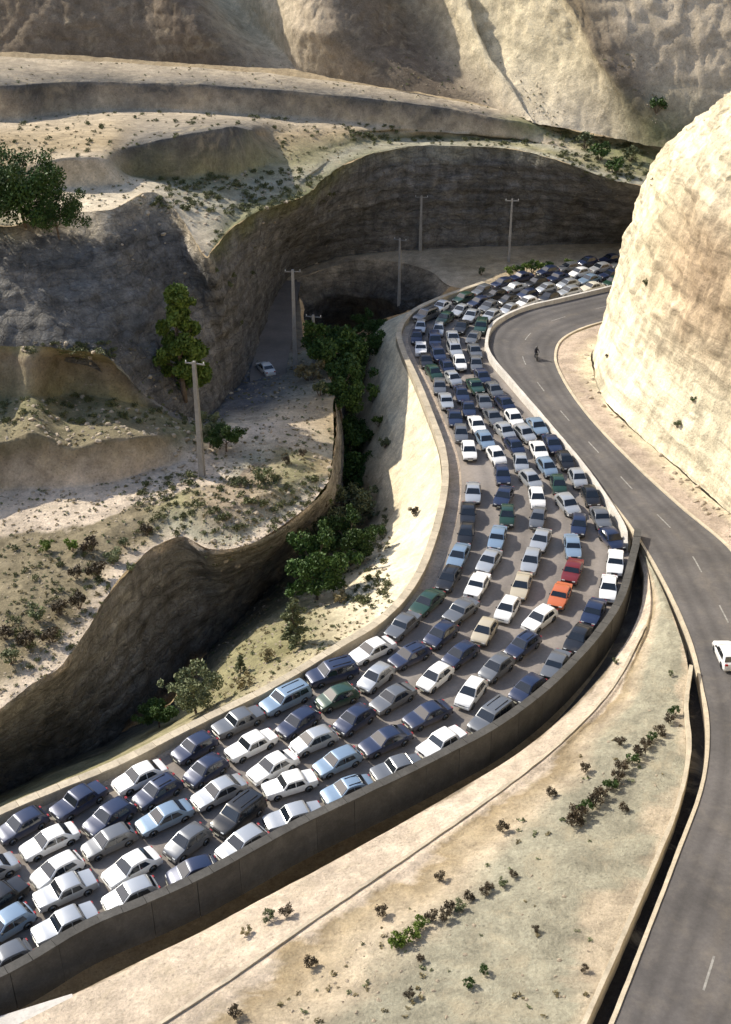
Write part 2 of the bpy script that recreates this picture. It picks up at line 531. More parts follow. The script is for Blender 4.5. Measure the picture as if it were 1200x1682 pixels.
def offset_path(pts, offs):
    out = []
    for i, p in enumerate(pts):
        t = pts[min(i + 1, len(pts) - 1)] - pts[max(i - 1, 0)]; t.z = 0; t.normalize()
        out.append(p + Vector((-t.y, t.x, 0)) * offs[i])
    return out
POFF = [.3]*7 + [.4,.5,.8,1.2,1.35,1.35,1.35,1.3,1.1,.8,.6,.5,.4]
PARW = offset_path(JLw[:20], POFF)
patch('gutter', [([p + Vector((0, 0, .004)) for p in offset_path(JLw[:20], [-.15]*20)], 'pink', 0.0), ([p + Vector((0, 0, .03)) for p in offset_path(JLw[:20], [o + .1 for o in POFF])], 'path', 0.0)], 'soil', 0.8)
# ---- the empty carriageway
RL = [(1350,440,0.3),(1150,458,0.3),(1060,472,0.3),(990,490,0.4),(900,508,0.4),(850,522,0.5),(822,550,0.5),(815,580,0.5),(832,615,0.6),(882,668,0.6),(932,728,0.7),(987,800,0.7),(1040,875,0.8),(1090,960,1.0),(1130,1050,1.4),(1150,1130,1.9),(1160,1200,2.4),(1150,1290,3.0),(1110,1400,3.7),(1060,1530,4.5),(1000,1682,5.2),(930,1850,6.0),(850,2050,7.0)]
RRp = [(1350,480,0.3),(1150,498,0.3),(1080,510,0.3),(1010,525,0.4),(958,540,0.4),(925,558,0.5),(914,580,0.5),(918,605,0.5),(942,648,0.6),(985,702,0.6),(1050,768,0.7),(1120,832,0.7),(1200,900,0.8)]
RLw = [P(*p) for p in RL]
_med = catmull(np.array([[*v] for v in JRw[11:]]), 800)
_t = np.gradient(_med, axis=0); _t[:, 2] = 0; _t /= np.linalg.norm(_t, axis=1)[:, None]
for _i in range(0, 12):
    _k = int(np.argmin(np.hypot(_med[:, 0] - RLw[_i].x, _med[:, 1] - RLw[_i].y)))
    RLw[_i] = Vector((_med[_k, 0] + _t[_k, 1] * .58, _med[_k, 1] - _t[_k, 0] * .58, .3))
RRw = [P(*p) for p in RRp]
for i in range(len(RRw), len(RLw)):
    a = RLw[i - 1]; b = RLw[min(i + 1, len(RLw) - 1)]
    t = (a - b); t.z = 0; t.normalize()
    w = 8.4 + 0.25 * (i - len(RRw))
    RRw.append(RLw[i] + Vector((t.y, -t.x, 0)) * w)
patch('highway', road_rows(RLw, RRw, [0,.05,.1,.17,.25,.33,.41,.5,.59,.67,.75,.83,.9,.95,1], ['a2','a1','a1','a0','a1','a0','a1','a2','a1','a0','a1','a0','a1','a1','a2']), 'asphalt', 0.4, rag=.35)

# ---- bank between the two roads
F_ = [(1036,884,0),(1056,950,0),(1036,1035,0),(957,1140,0),(850,1234,0),(700,1324,0),(500,1434,0),(300,1537,0),(130,1620,0),(0,1682,0),(-170,1765,0),(-350,1855,0)]
K_ = [(1040,880,.8),(1082,955,1.0),(1112,1030,1.4),(1130,1100,1.9),(1122,1165,2.2),(1126,1240,2.8),(1106,1330,3.4),(1062,1440,4.0),(992,1600,4.8),(947,1700,5.3),(880,1850,6.1),(780,2050,7.1)]
Fw = [P(*p) for p in F_]; Kw = [P(*p) for p in K_]
def lerp_rail(f, dz=0.0):
    return [a * (1 - f) + b * f + Vector((0, 0, dz)) for a, b in zip(Fw, Kw)]
patch('bank', [
    ([a + Vector((0, 0, -1.7)) + (a - b).normalized() * 1.6 for a, b in zip(Fw, Kw)], 'darkrock_shade', 0.1),  # ditch below the wall, tinted dark to deepen its shade
    ([a + Vector((0, 0, -1.5)) for a in Fw], 'darkrock_shade', 0.1), (lerp_rail(0.02, -0.1), 'dirt', 0.1),
    (lerp_rail(0.04, 0.1), 'path', 0.03), (lerp_rail(0.2, 0.15), 'path', 0.02), (lerp_rail(0.34, 0.3), 'path', 0.05),
    (lerp_rail(0.37, 0.1), 'ochre', 0.22), (lerp_rail(0.5, 0.1), 'pale', 0.25), (lerp_rail(0.62, 0.3), 'khaki', 0.3),
    (lerp_rail(0.8, 0.3), 'khaki', 0.25), (lerp_rail(0.95, 0.1), 'khaki', 0.12), (Kw, 'pale', 0.0)], 'soil', 0.35, noise_scale=5)

# strip between the bank and the road kerb (drain bed, its shadow painted near-black)
patch('drain_bed', [([k + Vector((0, 0, -0.9)) for k in Kw[3:]], 'ditch_shade', 0.0),
    ([p + Vector((0, 0, -0.9)) for p in RLw[14:23]], 'ditch_shade', 0.0)], 'soil', 0.6)

# ---- right verge and cliff
TOE = [(1400,520,.5),(1200,530,.5),(1090,535,.5),(1010,548,.5),(976,572,.5),(972,600,.6),(990,655,.7),(1055,722,.8),(1125,782,.9),(1205,850,1.0),(1330,960,1.4),(1480,1120,2.0),(1560,1300,3),(1560,1600,4.5),(1500,1900,6)]
RRw_s = [RRw[0], RRw[1], RRw[2], RRw[3], RRw[5], RRw[7], RRw[8], RRw[9] * .45 + RRw[10] * .55, RRw[11], RRw[12], RRw[14], RRw[16], RRw[18], RRw[20], RRw[22]]
TOEw = [P(*p) for p in TOE]
patch('verge', [([p + Vector((0, 0, -0.05)) for p in RRw_s], 'pink', 0.02), ([a * .5 + b * .5 for a, b in zip(RRw_s, TOEw)], 'pink', 0.10), (TOEw, 'cream', 0.3)], 'soil', 0.5)
C8  = [(1400,430,8),(1220,440,8),(1110,440,8),(1040,443,8),(1012,452,8),(1006,475,8),(1022,528,8),(1080,605,8),(1150,672,8),(1228,735,8),(1350,840,9),(1520,980,9),(1650,1150,10),(1680,1500,12),(1650,1800,14)]
C16 = [(1400,340,16),(1240,345,16),(1130,346,16),(1062,346,16),(1040,350,16),(1036,368,16),(1050,415,16),(1105,488,16),(1175,545,16),(1252,592,16),(1370,690,17),(1560,820,17),(1720,1000,18),(1800,1300,20),(1800,1700,22)]
C24 = [(1400,245,24),(1260,242,24),(1160,240,24),(1105,243,24),(1085,252,24),(1082,268,24),(1090,300,24),(1135,366,24),(1205,412,24),(1282,455,24),(1400,530,25),(1600,650,25),(1800,820,26),(1950,1100,28),(2000,1600,30)]
C31 = [(1400,160,31),(1290,160,31),(1220,168,31),(1175,180,30),(1150,192,29.5),(1142,204,29),(1148,220,29.5),(1182,255,31),(1250,290,31),(1325,330,31),(1450,400,32),(1680,500,33),(1900,640,34),(2150,900,36),(2300,1400,38)]
C40 = [(1600,60,42),(1450,60,42),(1360,75,41),(1300,90,40),(1270,105,39),(1262,118,38.5),(1270,130,38.5),(1300,150,39),(1360,175,40),(1450,200,41),(1600,250,42),(1850,330,44),(2150,450,46),(2500,700,48),(2700,1200,50)]
patch('cliff', [(TOEw, 'creamy', 0.3), (C8, 'creamy', 0.7), (C16, ['creamy']*6+['cream']+['brown','brown','brown']+['cream']*5, 1.1),
    (C24, ['cream']*7+['brown','brown','cream']+['cream']*5, 1.1), (C31, 'creamy', 1.3), (C40, 'ochre', 1.0)], 'cliff_face', 0.5, noise_scale=9, curve=True, ridged=0.5, ledge=.22)

# ---- slope outside the parapet, down into the ravine
OUT = [(-300,1470),(-120,1396),(0,1335),(100,1293),(200,1252),(330,1186),(450,1126),(560,1060),(632,1008),(682,945),(712,880),(726,805),(722,745),(700,685),(676,630),(655,590),(642,552),(655,518),(700,495),(748,478)]
OUTw = [p + Vector((0, 0, .1)) for p in offset_path(JLw[:20], [o + .72 for o in POFF])]
SH  = [(-303,1462),(-123,1388),(-3,1327),(97,1285),(197,1244),(322,1176),(420,1108),(500,1040),(580,975),(625,915),(655,870),(662,800),(655,740),(640,690),(628,640),(620,600),(612,560),(630,530),(690,505),(745,486)]
SHz = [-2.5,-2.5,-2.5,-2.5,-2.5,-2.5,-2.5,-2.8,-3.2,-4,-4.5,-4.5,-4.5,-4.5,-4.5,-4.5,-4,-3,-2,-1]
SH2 = [(-300,1440),(-120,1368),(0,1313),(85,1275),(182,1234),(298,1172),(365,1098),(440,1030),(520,960),(570,900),(605,850),(600,790),(590,730),(585,690),(582,650),(580,610),(580,575),(600,545),(680,515),(742,490)]
SH2z= [-10,-10,-10,-10,-10,-8,-5.5,-5,-7,-9,-10,-10.5,-11,-11,-11,-11,-11,-8,-4,-2]
BT  = [(-300,1425),(-120,1355),(0,1302),(75,1265),(165,1225),(265,1170),(320,1095),(385,1020),(455,945),(520,880),(565,830),(562,775),(560,720),(558,680),(558,645),(558,610),(558,575),(585,550),(660,525),(735,500)]
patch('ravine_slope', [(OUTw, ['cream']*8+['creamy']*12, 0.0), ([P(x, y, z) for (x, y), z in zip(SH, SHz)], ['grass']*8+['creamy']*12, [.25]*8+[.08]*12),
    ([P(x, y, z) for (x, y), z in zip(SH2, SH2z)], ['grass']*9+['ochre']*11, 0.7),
    ([P(x, y, z) for (x, y), z in zip(BT, [-17]*18+[-10,-4])], 'darkrock_shade', 0.8)], 'soil', 0.45, noise_scale=6)

# ---- left hill: face above the ravine, then its terraces
RIM = [(-320,1330),(-120,1240),(0,1165),(60,1120),(110,1080),(150,1015),(190,957),(250,902),(300,882),(345,903),(420,888),(465,866),(505,832),(535,800),(548,740),(550,680),(545,620),(532,575)]
RIMz= [1]*13+[0.8,0,-1,-2,-3]
BS  = [(-320,1450),(-120,1370),(0,1310),(70,1280),(130,1252),(190,1212),(240,1172),(300,1110),(345,1070),(390,1025),(440,970),(490,930),(530,885),(560,850),(568,780),(566,710),(565,640),(562,590)]
RIMw = [P(x, y, z) for (x, y), z in zip(RIM, RIMz)]
BSw = [P(x, y, -17.5) for x, y in BS]
patch('ravine_wall', [([p + Vector((0, 0, -1.5)) for p in BSw], 'darkrock_shade', 0.6), ([a * .72 + b * .28 + Vector((0, 0, .5)) for a, b in zip(BSw, RIMw)], 'wallrock', 0.6),
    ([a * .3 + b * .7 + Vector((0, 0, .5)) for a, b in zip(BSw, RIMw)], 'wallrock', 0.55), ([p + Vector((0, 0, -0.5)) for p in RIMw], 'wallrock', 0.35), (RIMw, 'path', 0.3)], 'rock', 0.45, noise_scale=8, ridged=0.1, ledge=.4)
T0 = [(-320,1330),(-120,1240),(0,1165),(60,1120),(110,1080),(190,957),(250,902),(300,882),(345,903),(420,888),(505,832),(540,792)]
T1 = [(-320,1255),(-120,1190),(0,1120),(45,1080),(95,1035),(160,935),(225,885),(290,868),(345,885),(415,868),(495,815),(540,785)]
T1b= [(-320,1100),(-120,1040),(0,985),(50,960),(100,930),(165,880),(225,850),(290,832),(345,838),(415,820),(490,785),(543,775)]
T2 = [(-320,960),(-120,905),(0,882),(60,875),(110,866),(185,845),(240,828),(290,808),(340,790),(415,765),(485,735),(546,755)]
T3 = [(-320,880),(-120,830),(0,808),(60,805),(110,802),(190,792),(250,772),(305,756),(345,738),(388,705),(440,695),(548,700)]
T4 = [(-320,790),(-120,732),(0,728),(50,712),(110,735),(190,725),(250,714),(300,706),(340,702),(382,695),(432,688),(546,650)]
T5 = [(-320,680),(-120,665),(0,657),(50,652),(110,650),(185,655),(245,672),(298,690),(338,694),(380,672),(432,660),(538,612)]
T6 = [(-320,600),(-120,590),(0,592),(50,588),(110,588),(182,600),(240,655),(298,686),(340,690),(380,645),(422,612),(520,592)]
T7 = [(-320,560),(-120,565),(0,570),(50,571),(110,575),(178,590),(236,648),(298,680),(345,688),(380,635),(415,590),(500,575)]
def zr(pts, zs): return [P(x, y, z) for (x, y), z in zip(pts, zs)]
T3w = zr(T3, [1.6]*9+[1.4,1,0])
T4w = zr(T4, [6,6,6,6.4,5.4,5,4.4,3.4,2.2,1.2,.6,-1])
for _i in range(0, 7): T4w[_i] = PY(T4[_i][0], T4[_i][1], T3w[_i].y + 1.3)
T5w = [P(x, y, T4w[i].z + .4 if i < 6 else z) for i, ((x, y), z) in enumerate(zip(T5, [6.6,6.6,6.6,6.6,6.6,6,4,2.5,1,-2,-2.6,-2.6]))]
T6w = zr(T6, [11.5,11.5,11.4,11.5,11.3,10.6,5.5,2,-1,-3.6,-3.8,-3.5])
for _i in range(0, 6): T6w[_i] = PY(T6[_i][0], T6[_i][1], T5w[_i].y + 1.4)
patch('terrace', [
    (zr(T0, [1]*11+[.8]), 'path', 0.3), ([a*.9+b*.1 for a, b in zip(zr(T0, [1]*11+[.8]), zr(T1, [1.2]*8+[1.2,1.3,1.2,.8]))], 'path', 0.2), (zr(T1, [1.2]*8+[1.2,1.3,1.2,.8]), ['scrubland']*7+['khaki']*5, 0.35),
    (zr(T1b, [1.6,1.6,1.6,1.8,1.8,1.8,1.7,2.2,2.6,2.6,2,1]), ['scrubland']*7+['grass','dirt','dirt','grass','ochre'], 0.55),
    ([a*.12+b*.88 for a, b in zip(zr(T1b, [1.6]*12), zr(T2, [1.5]*10+[1.2,.5]))], ['scrubland']*7+['grass','dirt','dirt','grass','ochre'], .2),
    (zr(T2, [1.5]*10+[1.2,.5]), ['path']*9+['khaki','pale','khaki'], 0.12), (T3w, ['path']*11+['ochre'], 0.12),
    (T4w, ['scrubland']*7+['grass','grass','pale','pale','ochre'], 0.6),
    (T5w, ['grass']*8+['grey','grey','grey','khaki'], 0.4),
    (T6w, ['dirt']*6+['rock']*3+['blue','blue','khaki'], 0.7),
    (zr(T7, [T6w[0].z+.3]*6+[6,2,-2,-4,-4,-4]), ['grass']*6+['rock']*3+['blue','blue','khaki'], 0.5)], 'soil', 0.4, noise_scale=5)

# ---- the big shaded hillside and far cut behind the road
CB = [(-320,560,11.5),(-120,565,11.5),(0,570,11.5),(100,575,11.5),(180,600,10),(240,655,5),(298,683,1.5),(345,692,-2.5),(385,642,-4),(415,590,-4),(432,540,-4),(448,490,-4),(478,446,-3),(560,420,-1),(650,411,0),(750,405,0),(850,401,0),(960,398,0),(1045,395,0),(1200,385,0),(1400,370,0)]
CT = [(-320,300,25),(-120,340,24),(0,370,22),(50,362,22),(110,350,22),(180,345,22),(240,316,22),(290,350,20),(335,418,17),(350,408,17),(380,372,18),(430,345,18),(500,320,17.5),(560,272,17),(650,243,17),(750,240,17),(850,246,17),(930,268,16.5),(1020,300,15),(1150,310,14),(1400,310,14)]
CBw = [P(*p) for p in CB]; CTw = [P(*p) for p in CT]
patch('hillside', [([p + Vector((0, 0, -1.5)) for p in CBw], 'rock', 0.4), ([a * .6 + b * .4 for a, b in zip(CBw, CTw)], 'rock', 1.0),
    ([a * .15 + b * .85 + Vector((0, -1.0, -.2)) for a, b in zip(CBw, CTw)], 'rock', 0.9), (CTw, ['khaki']*3+['white']*6+['green']*5+['khaki']*7, 0.4)], 'rock', 0.6, noise_scale=10, ridged=0.45)

# ---- plateau above it, its retaining bank and the ledge behind
Q0 = [(-320,285,24),(-120,300,23.5),(0,306,22.5),(60,312,22.2),(110,312,22.2),(190,306,22.2),(235,298,21.5),(295,308,20.3),(350,340,19),(400,325,18.7),(455,300,18.3),(510,285,18),(558,255,17.2),(640,236,17),(720,234,17),(755,236,17),(850,243,17),(927,264,16.5),(1020,292,15),(1150,300,14.3),(1400,300,14.3)]
Q1 = [(-320,240,24.8),(-120,262,24.8),(0,270,24.8),(60,266,25.0),(110,262,25.2),(170,262,25.2),(215,288,21.5),(290,294,20.7),(370,288,20.2),(425,275,19),(480,262,18.5),(520,250,18),(560,240,17.5),(620,228,17.3),(680,226,17),(760,228,17),(850,238,17),(925,258,16.5),(1020,280,15.5),(1150,290,14.5),(1400,290,14.5)]
Q2 = [(-320,215,25.5),(-120,225,25.5),(0,230,25.5),(60,232,25.5),(120,235,25.5),(175,235,25.6),(215,240,25.0),(300,222,25.3),(360,212,25.4),(405,212,24.8),(440,225,20.5),(520,222,19),(570,220,18.5),(630,216,18),(690,217,18),(770,222,17.5),(855,232,17),(930,245,17),(1020,262,16),(1150,270,15),(1400,270,15)]
Q3 = [(-320,190,22),(-120,195,21),(20,200,21),(80,190,21),(140,184,21),(200,181,21),(260,182,21),(320,185,21),(380,189,20.5),(430,192,20),(490,196,19.5),(545,200,19.3),(600,205,19),(670,211,18.5),(735,217,18),(800,224,17.7),(860,231,17.3),(915,240,17),(1000,248,16.5),(1150,255,16),(1400,260,16)]
Q4 = [(-320,135,27),(-120,140,26.5),(20,140,26.5),(80,137,26.5),(140,135,26.5),(200,135,26.5),(260,136,26.5),(320,139,26.3),(380,143,26),(430,147,25.5),(490,151,25),(545,156,24.5),(600,161,24),(670,170,23),(735,179,22),(800,191,21),(860,203,20),(915,220,18.5),(1000,235,17.5),(1150,245,17),(1400,250,17)]
Q5 = [(-320,80,27.5),(-120,85,27),(0,92,27),(70,96,27),(140,101,27),(200,104,27),(260,108,27),(320,111,26.8),(380,115,26.5),(430,120,26),(490,128,25.5),(545,134,25),(600,141,24.5),(670,152,23.5),(735,163,22.5),(800,176,21.5),(860,190,20.5),(915,208,19),(1000,225,18.5),(1150,235,18),(1400,240,18)]
Q5w = []
for i, (q, r, u) in enumerate(zip(Q5, Q4, Q3)):
    e = PY(r[0], r[1], P(*u).y + (.5 if i < 17 else 4))
    Q5w.append(P(q[0], q[1], e.z + .3))
Q1w = [P(*q) for q in Q1]
for i in (3, 4, 5): Q1w[i] = PY(Q1[i][0], Q1[i][1], P(*Q0[i]).y + .7)
Q2w = [P(*q) for q in Q2]
for i in (6, 7, 8, 9): Q2w[i] = PY(Q2[i][0], Q2[i][1], Q1w[i].y + 1.0)
patch('plateau', [(CTw, ['khaki']*3+['white']*6+['green']*5+['khaki']*7, 0.4), ([P(*q) for q in Q0], ['khaki']*3+['white']*4+['khaki']*14, 0.4),
    (Q1w, ['ochre']*3+['pale','pale','pale']+['grass']*9+['grass']*6, 0.5),
    (Q2w, ['ochre']*6+['darkrock_shade']*4+['ochre']*5+['khaki']*3+['green']*3, 0.6), ([P(*q) for q in Q3], ['pale']*18+['green']*3, 0.4),
    ([PY(q[0], q[1], P(*r).y + (.5 if i < 17 else 4)) for i, (q, r) in enumerate(zip(Q4, Q3))], ['darkrock_shade']*16+['green']*5, 0.35), (Q5w, ['pale']*17+['green']*4, 0.4)], 'soil', 0.6, noise_scale=7)

# ---- mountains closing the view
def my(x, y, Y): return PY(x, y, Y)
def project_x(v):
    p = cam.rotation_euler.to_matrix().transposed() @ (v - Vector((0, 0, CAMH)))
    return CX + FPX * p.x / -p.z
MB = [(-420,72,28),(-120,78,27.5),(60,88,27),(220,98,27),(370,108,27),(478,115,26),(494,118,26),(640,146,24),(775,168,22),(868,198,20),(880,203,19.8),(985,222,18.5),(1085,242,18),(1130,242,18),(1220,240,18),(1450,236,18)]
MBw = [Q5w[0] + Vector((0, .5, 0))] + [P(*p) for p in MB][1:]
_zx = np.array([[project_x(q), q.z] for q in Q5w])
for i in range(len(MB)):
    if MB[i][0] < 930:
        MBw[i] = P(MB[i][0], MB[i][1], float(np.interp(MB[i][0], _zx[:, 0], _zx[:, 1])) + .2)
def mym(xy, d, prev): return [PY(x, y, p.y + e) for (x, y), e, p in zip(xy, d, prev)]
M1 = mym([(-420,30),(-120,30),(70,38),(230,48),(340,50),(422,52),(486,52),(570,65),(700,88),(795,85),(806,85),(962,105),(1000,118),(1080,120),(1200,110),(1450,110)],
         [1.2,1.2,1.4,1.4,2,14,.5,5,12,12,14.5,5,7.5,7,5,1], MBw)
M2 = mym([(-420,-60),(-140,-60),(40,-60),(190,-60),(270,-60),(325,-60),(498,-60),(560,-60),(640,-60),(728,-60),(740,-60),(872,-60),(905,-60),(1010,-60),(1200,-60),(1450,-60)],
         [4,4,5,6,9,20,6,10,16,13,14,10,12,12,10,8], M1)
M3 = mym([(-420,-300),(-160,-300),(0,-300),(140,-300),(200,-300),(240,-300),(590,-300),(620,-300),(640,-300),(690,-300),(700,-300),(820,-300),(860,-300),(980,-300),(1200,-300),(1450,-300)], [22]*16, M2)
M4 = [my(x, -760, Y) for x, Y in zip(np.linspace(-900, 1900, 16), [345]*16)]
MC1 = ['hill_shade']*5+['cream','pale','hill_shade','hill_shade','cream','cream','cream','hill_shade','pale','pale','pale']  # faces turned from the sun painted darker
patch('mountain', [(MBw, ['hill_shade']*5+['pale','pale','hill_shade','hill_shade','white','white','white','green','green','khaki','khaki'], 0.4), (M1, MC1, 0.7),
    (M2, ['hill_shade']*4+['hill_shade','cream','pale','hill_shade','ochre','cream','cream','cream','ochre','pale','pale','pale'], 1.2), (M3, 'ochre', 3.0), (M4, 'ochre', 3)], 'soil', 0.7, noise_scale=11, ridged=0.5, crag=.6)

# ---- spur left of the road's far bend: top, then its face to the ravine
SF = [(470,470,-3.5),(487,458,-3),(540,440,-1.5),(588,427,-.6),(650,430,-.5),(705,445,-.4),(740,470,-.1),(800,473,-.05),(860,453,-.05),(930,438,-.05),(1000,423,-.05),(1150,400,-.05),(1350,378,-.05)]
SBk= [(465,452,-3.5),(478,446,-3),(520,430,-2),(560,420,-1),(650,411,-.2),(700,408,-.2),(750,405,-.2),(850,401,-.2),(905,399,-.2),(960,398,-.2),(1045,395,-.2),(1200,385,-.2),(1400,370,-.2)]
patch('spur_top', [(SBk, 'brown', 0.3), ([ (P(*a) + P(*b)) / 2 + Vector((0,0,.25)) for a, b in zip(SF, SBk)], ['brown']*6+['ochre']*7, 0.4), (SF, ['pale']*3+['brown']*3+['pale']*7, 0.0)], 'soil', 0.6)
patch('spur_face', [([P(*p) for p in SF[1:7]], ['pale']*3+['brown']*3, 0.0), ([P(*p) for p in [(492,500,-5),(530,490,-6),(575,488,-6),(620,490,-5),(665,492,-3.5),(722,488,-1.5)]], 'darkrock_shade', 0.8),
    ([P(*p) for p in [(500,575,-12),(530,570,-16),(560,560,-17),(585,548,-15),(630,525,-8),(705,503,-3)]], 'darkrock_shade', 0.6)], 'rock', 0.6, noise_scale=8, ridged=0.4)
# ---- side-road hollow in the shade
VL = [(380,650,-4.2),(400,610,-4.2),(415,580,-4.2),(432,540,-4.2),(448,490,-4.2),(474,450,-3.8)]
VR = [(540,640,-3.4),(530,605,-4),(505,580,-4.5),(496,540,-5),(492,495,-5),(487,460,-3.5)]
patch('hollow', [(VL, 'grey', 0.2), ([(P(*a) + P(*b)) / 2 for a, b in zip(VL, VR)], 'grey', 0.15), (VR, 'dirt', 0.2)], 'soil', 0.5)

# ---- wide ground under and around everything, hills beyond the frame
def far_ground():
    n = 90
    xs = np.linspace(-1500, 1500, n); ys = np.linspace(-900, 2400, n)
    X, Y = np.meshgrid(xs, ys)
    p = np.stack([X.ravel(), Y.ravel(), np.zeros(n * n)], 1)
    r = np.hypot(p[:, 0] + 0, p[:, 1] - 150)
    h = np.clip((r - 260) / 500, 0, 1) ** 1.2 * 240 * (0.7 + 0.6 * fbm(p, 320, 4, 9, .5, True)) - 21
    p[:, 2] = h
    idx = np.arange(n * n).reshape(n, n)
    F = np.stack([idx[:-1, :-1].ravel(), idx[:-1, 1:].ravel(), idx[1:, 1:].ravel(), idx[1:, :-1].ravel()], 1).tolist()
    o = link_mesh('ground', p, F, 'soil', smooth=True)
    ca = o.data.color_attributes.new('tint', 'FLOAT_COLOR', 'POINT')
    ca.data.foreach_set('color', np.tile(np.array([*PAL['ochre'], 1], np.float32), n * n))
    o['kind'] = 'structure'
far_ground()

# ================================================================== WALLS, KERBS, MARKINGS
par = PARW
def resample(path, step):
    s_ = catmull(np.array([[*p] for p in path]), 1200)
    dd_ = np.concatenate([[0], np.cumsum(np.linalg.norm(np.diff(s_, axis=0), axis=1))])
    n = max(2, int(dd_[-1] / step))
    t = np.linspace(0, dd_[-1], n + 1)
    return s_, dd_, t
def pieces(name, path, prof, mat, parent, length, gap=.03, step=.9, jit=.008, drop=.03):
    s_, dd_, t = resample(path, length)
    for i in range(len(t) - 1):
        sub = [Vector([np.interp(u, dd_, s_[:, k]) for k in range(3)]) for u in np.linspace(t[i] + gap / 2, t[i + 1] - gap / 2, 4)]
        j = random.uniform(-drop, drop) * .5; w = random.uniform(-drop, drop) * .5
        sweep(name, sub, [(u + w, z + j) for u, z in prof], mat, parent, step=step, jitter=jit)
pw = sweep('wall', [p for p in par], [(-0.05, -0.3), (-0.04, 0.90), (-0.60, 0.90), (-0.68, -1.2)], 'stone_pale', step=0.8, jitter=0.02, side=1)
tag(pw, 'long pale stone parapet wall on the outer edge of the jammed road, above the ravine', 'wall')
pieces('coping_stone', par, [(0.05, 0.905), (0.05, 1.05), (-0.70, 1.05), (-0.70, 0.905)], 'stone_pale', pw, 1.6)
bar = JRx[:12] + [P(1040, 890, 0)]
bw = sweep('wall', bar, [(0.08, -0.3), (0.12, 1.35), (0.48, 1.35), (0.56, -1.9)], 'concrete_grey', step=0.8, jitter=0.01)
tag(bw, 'tall dark grey concrete wall between the jammed road and the pale dirt bank', 'wall')
pieces('wall_panel', bar, [(0.0, -0.3), (0.04, 1.44), (0.56, 1.44), (0.66, -1.9)], 'concrete_grey', bw, 3.2, gap=.025, drop=.02)
pieces('coping_stone', bar, [(-0.06, 1.48), (-0.06, 1.62), (0.66, 1.62), (0.66, 1.48)], 'concrete_grey', bw, 1.6)
med = [P(1022, 905, 0)] + [P(x, y, 0) for x, y in JR[12:]]
mw = sweep('wall', [p for p in med], [(0.0, -0.3), (0.05, 0.95), (0.47, 0.95), (0.55, -0.3)], 'concrete_white', step=0.8, jitter=0.015)
tag(mw, 'low white-topped median wall between the traffic jam and the empty dark road', 'wall')
# kerb and channel beside the bank
kb = sweep('wall', Kw[3:], [(0.40, -1.1), (0.34, 0.55), (0.04, 0.55), (0.0, -0.6)], 'stone_pale', step=0.8, jitter=0.02, side=-1)
tag(kb, 'low pale concrete kerb wall along the foot of the dirt bank, beside a dark ditch', 'wall')
rk = sweep('kerb', RLw[10:], [(-0.24, -1.1), (-0.24, 0.08), (0.02, 0.08), (0.04, -1.1)], 'stone_pale', step=0.8, jitter=0.01)
tag(rk, 'pale concrete edging along the left side of the empty dark road', 'kerb')
rk2 = sweep('kerb', RRw, [(0.0, -0.4), (0.0, 0.13), (0.32, 0.13), (0.32, -0.4)], 'stone_pale', step=0.8, jitter=0.01)
tag(rk2, 'pale kerb at the foot of the cream cliff, right side of the empty road', 'kerb')

def ribbon(name, a, b, w, dz, mat, along=None):
    """a painted strip following a rail"""
    pts = np.array([[*p] for p in a]); s = catmull(pts, 200)
    tan = np.gradient(s, axis=0); tan[:, 2] = 0; tan /= np.linalg.norm(tan, axis=1)[:, None]
    n = np.stack([tan[:, 1], -tan[:, 0], np.zeros(len(s))], 1)
    V = []; F = []
    for i in range(len(s)):
        V.append(s[i] + n[i] * b + (0, 0, dz)); V.append(s[i] + n[i] * (b + w) + (0, 0, dz))
    F = [(2 * i, 2 * i + 1, 2 * i + 3, 2 * i + 2) for i in range(len(s) - 1)]
    o = link_mesh(name, V, F, mat); o['kind'] = 'structure'
    return o
mid = np.array([[*((a + b) / 2)] for a, b in zip(RLw, RRw)])
ms = catmull(mid, 1500)
dd = np.concatenate([[0], np.cumsum(np.linalg.norm(np.diff(ms, axis=0), axis=1))])
V, F = [], []
s0 = 2.0
while s0 < dd[-1] - 6:
    q = [np.array([np.interp(s0 + t, dd, ms[:, k]) for k in range(3)]) for t in (0, 1.5, 3.0)]
    tt = q[2] - q[0]; tt[2] = 0; tt /= np.linalg.norm(tt); nn = np.array([tt[1], -tt[0], 0])
    b0 = len(V)
    for u in q:
        V.append(u - nn * .07 + (0, 0, .014)); V.append(u + nn * .07 + (0, 0, .014))
    F += [(b0, b0 + 1, b0 + 3, b0 + 2), (b0 + 2, b0 + 3, b0 + 5, b0 + 4)]
    s0 += 9.0
o = link_mesh('centre_line', V, F, 'road_paint'); o['kind'] = 'structure'

# ================================================================== CARS
def prism(rows, faces_side=True):
    pass

class Prof:
    pass

def make_mesh(name, V, F, mat, smooth=False):
    me = bpy.data.meshes.new(name)
    me.from_pydata([tuple(v) for v in V], [], F)
    me.materials.append(MATS[mat])
    if smooth: me.polygons.foreach_set('use_smooth', [True] * len(me.polygons))
    me.update()
    return me

def solid_panel(pts, n, t):
    """closed thin slab from a polygon and an offset direction"""
    k = len(pts)
    n = Vector(n).normalized() * t
    V = [Vector(p) for p in pts] + [Vector(p) + n for p in pts]
    F = [tuple(range(k))[::-1], tuple(range(k, 2 * k))] + [(i, (i + 1) % k, k + (i + 1) % k, k + i) for i in range(k)]
    return V, F

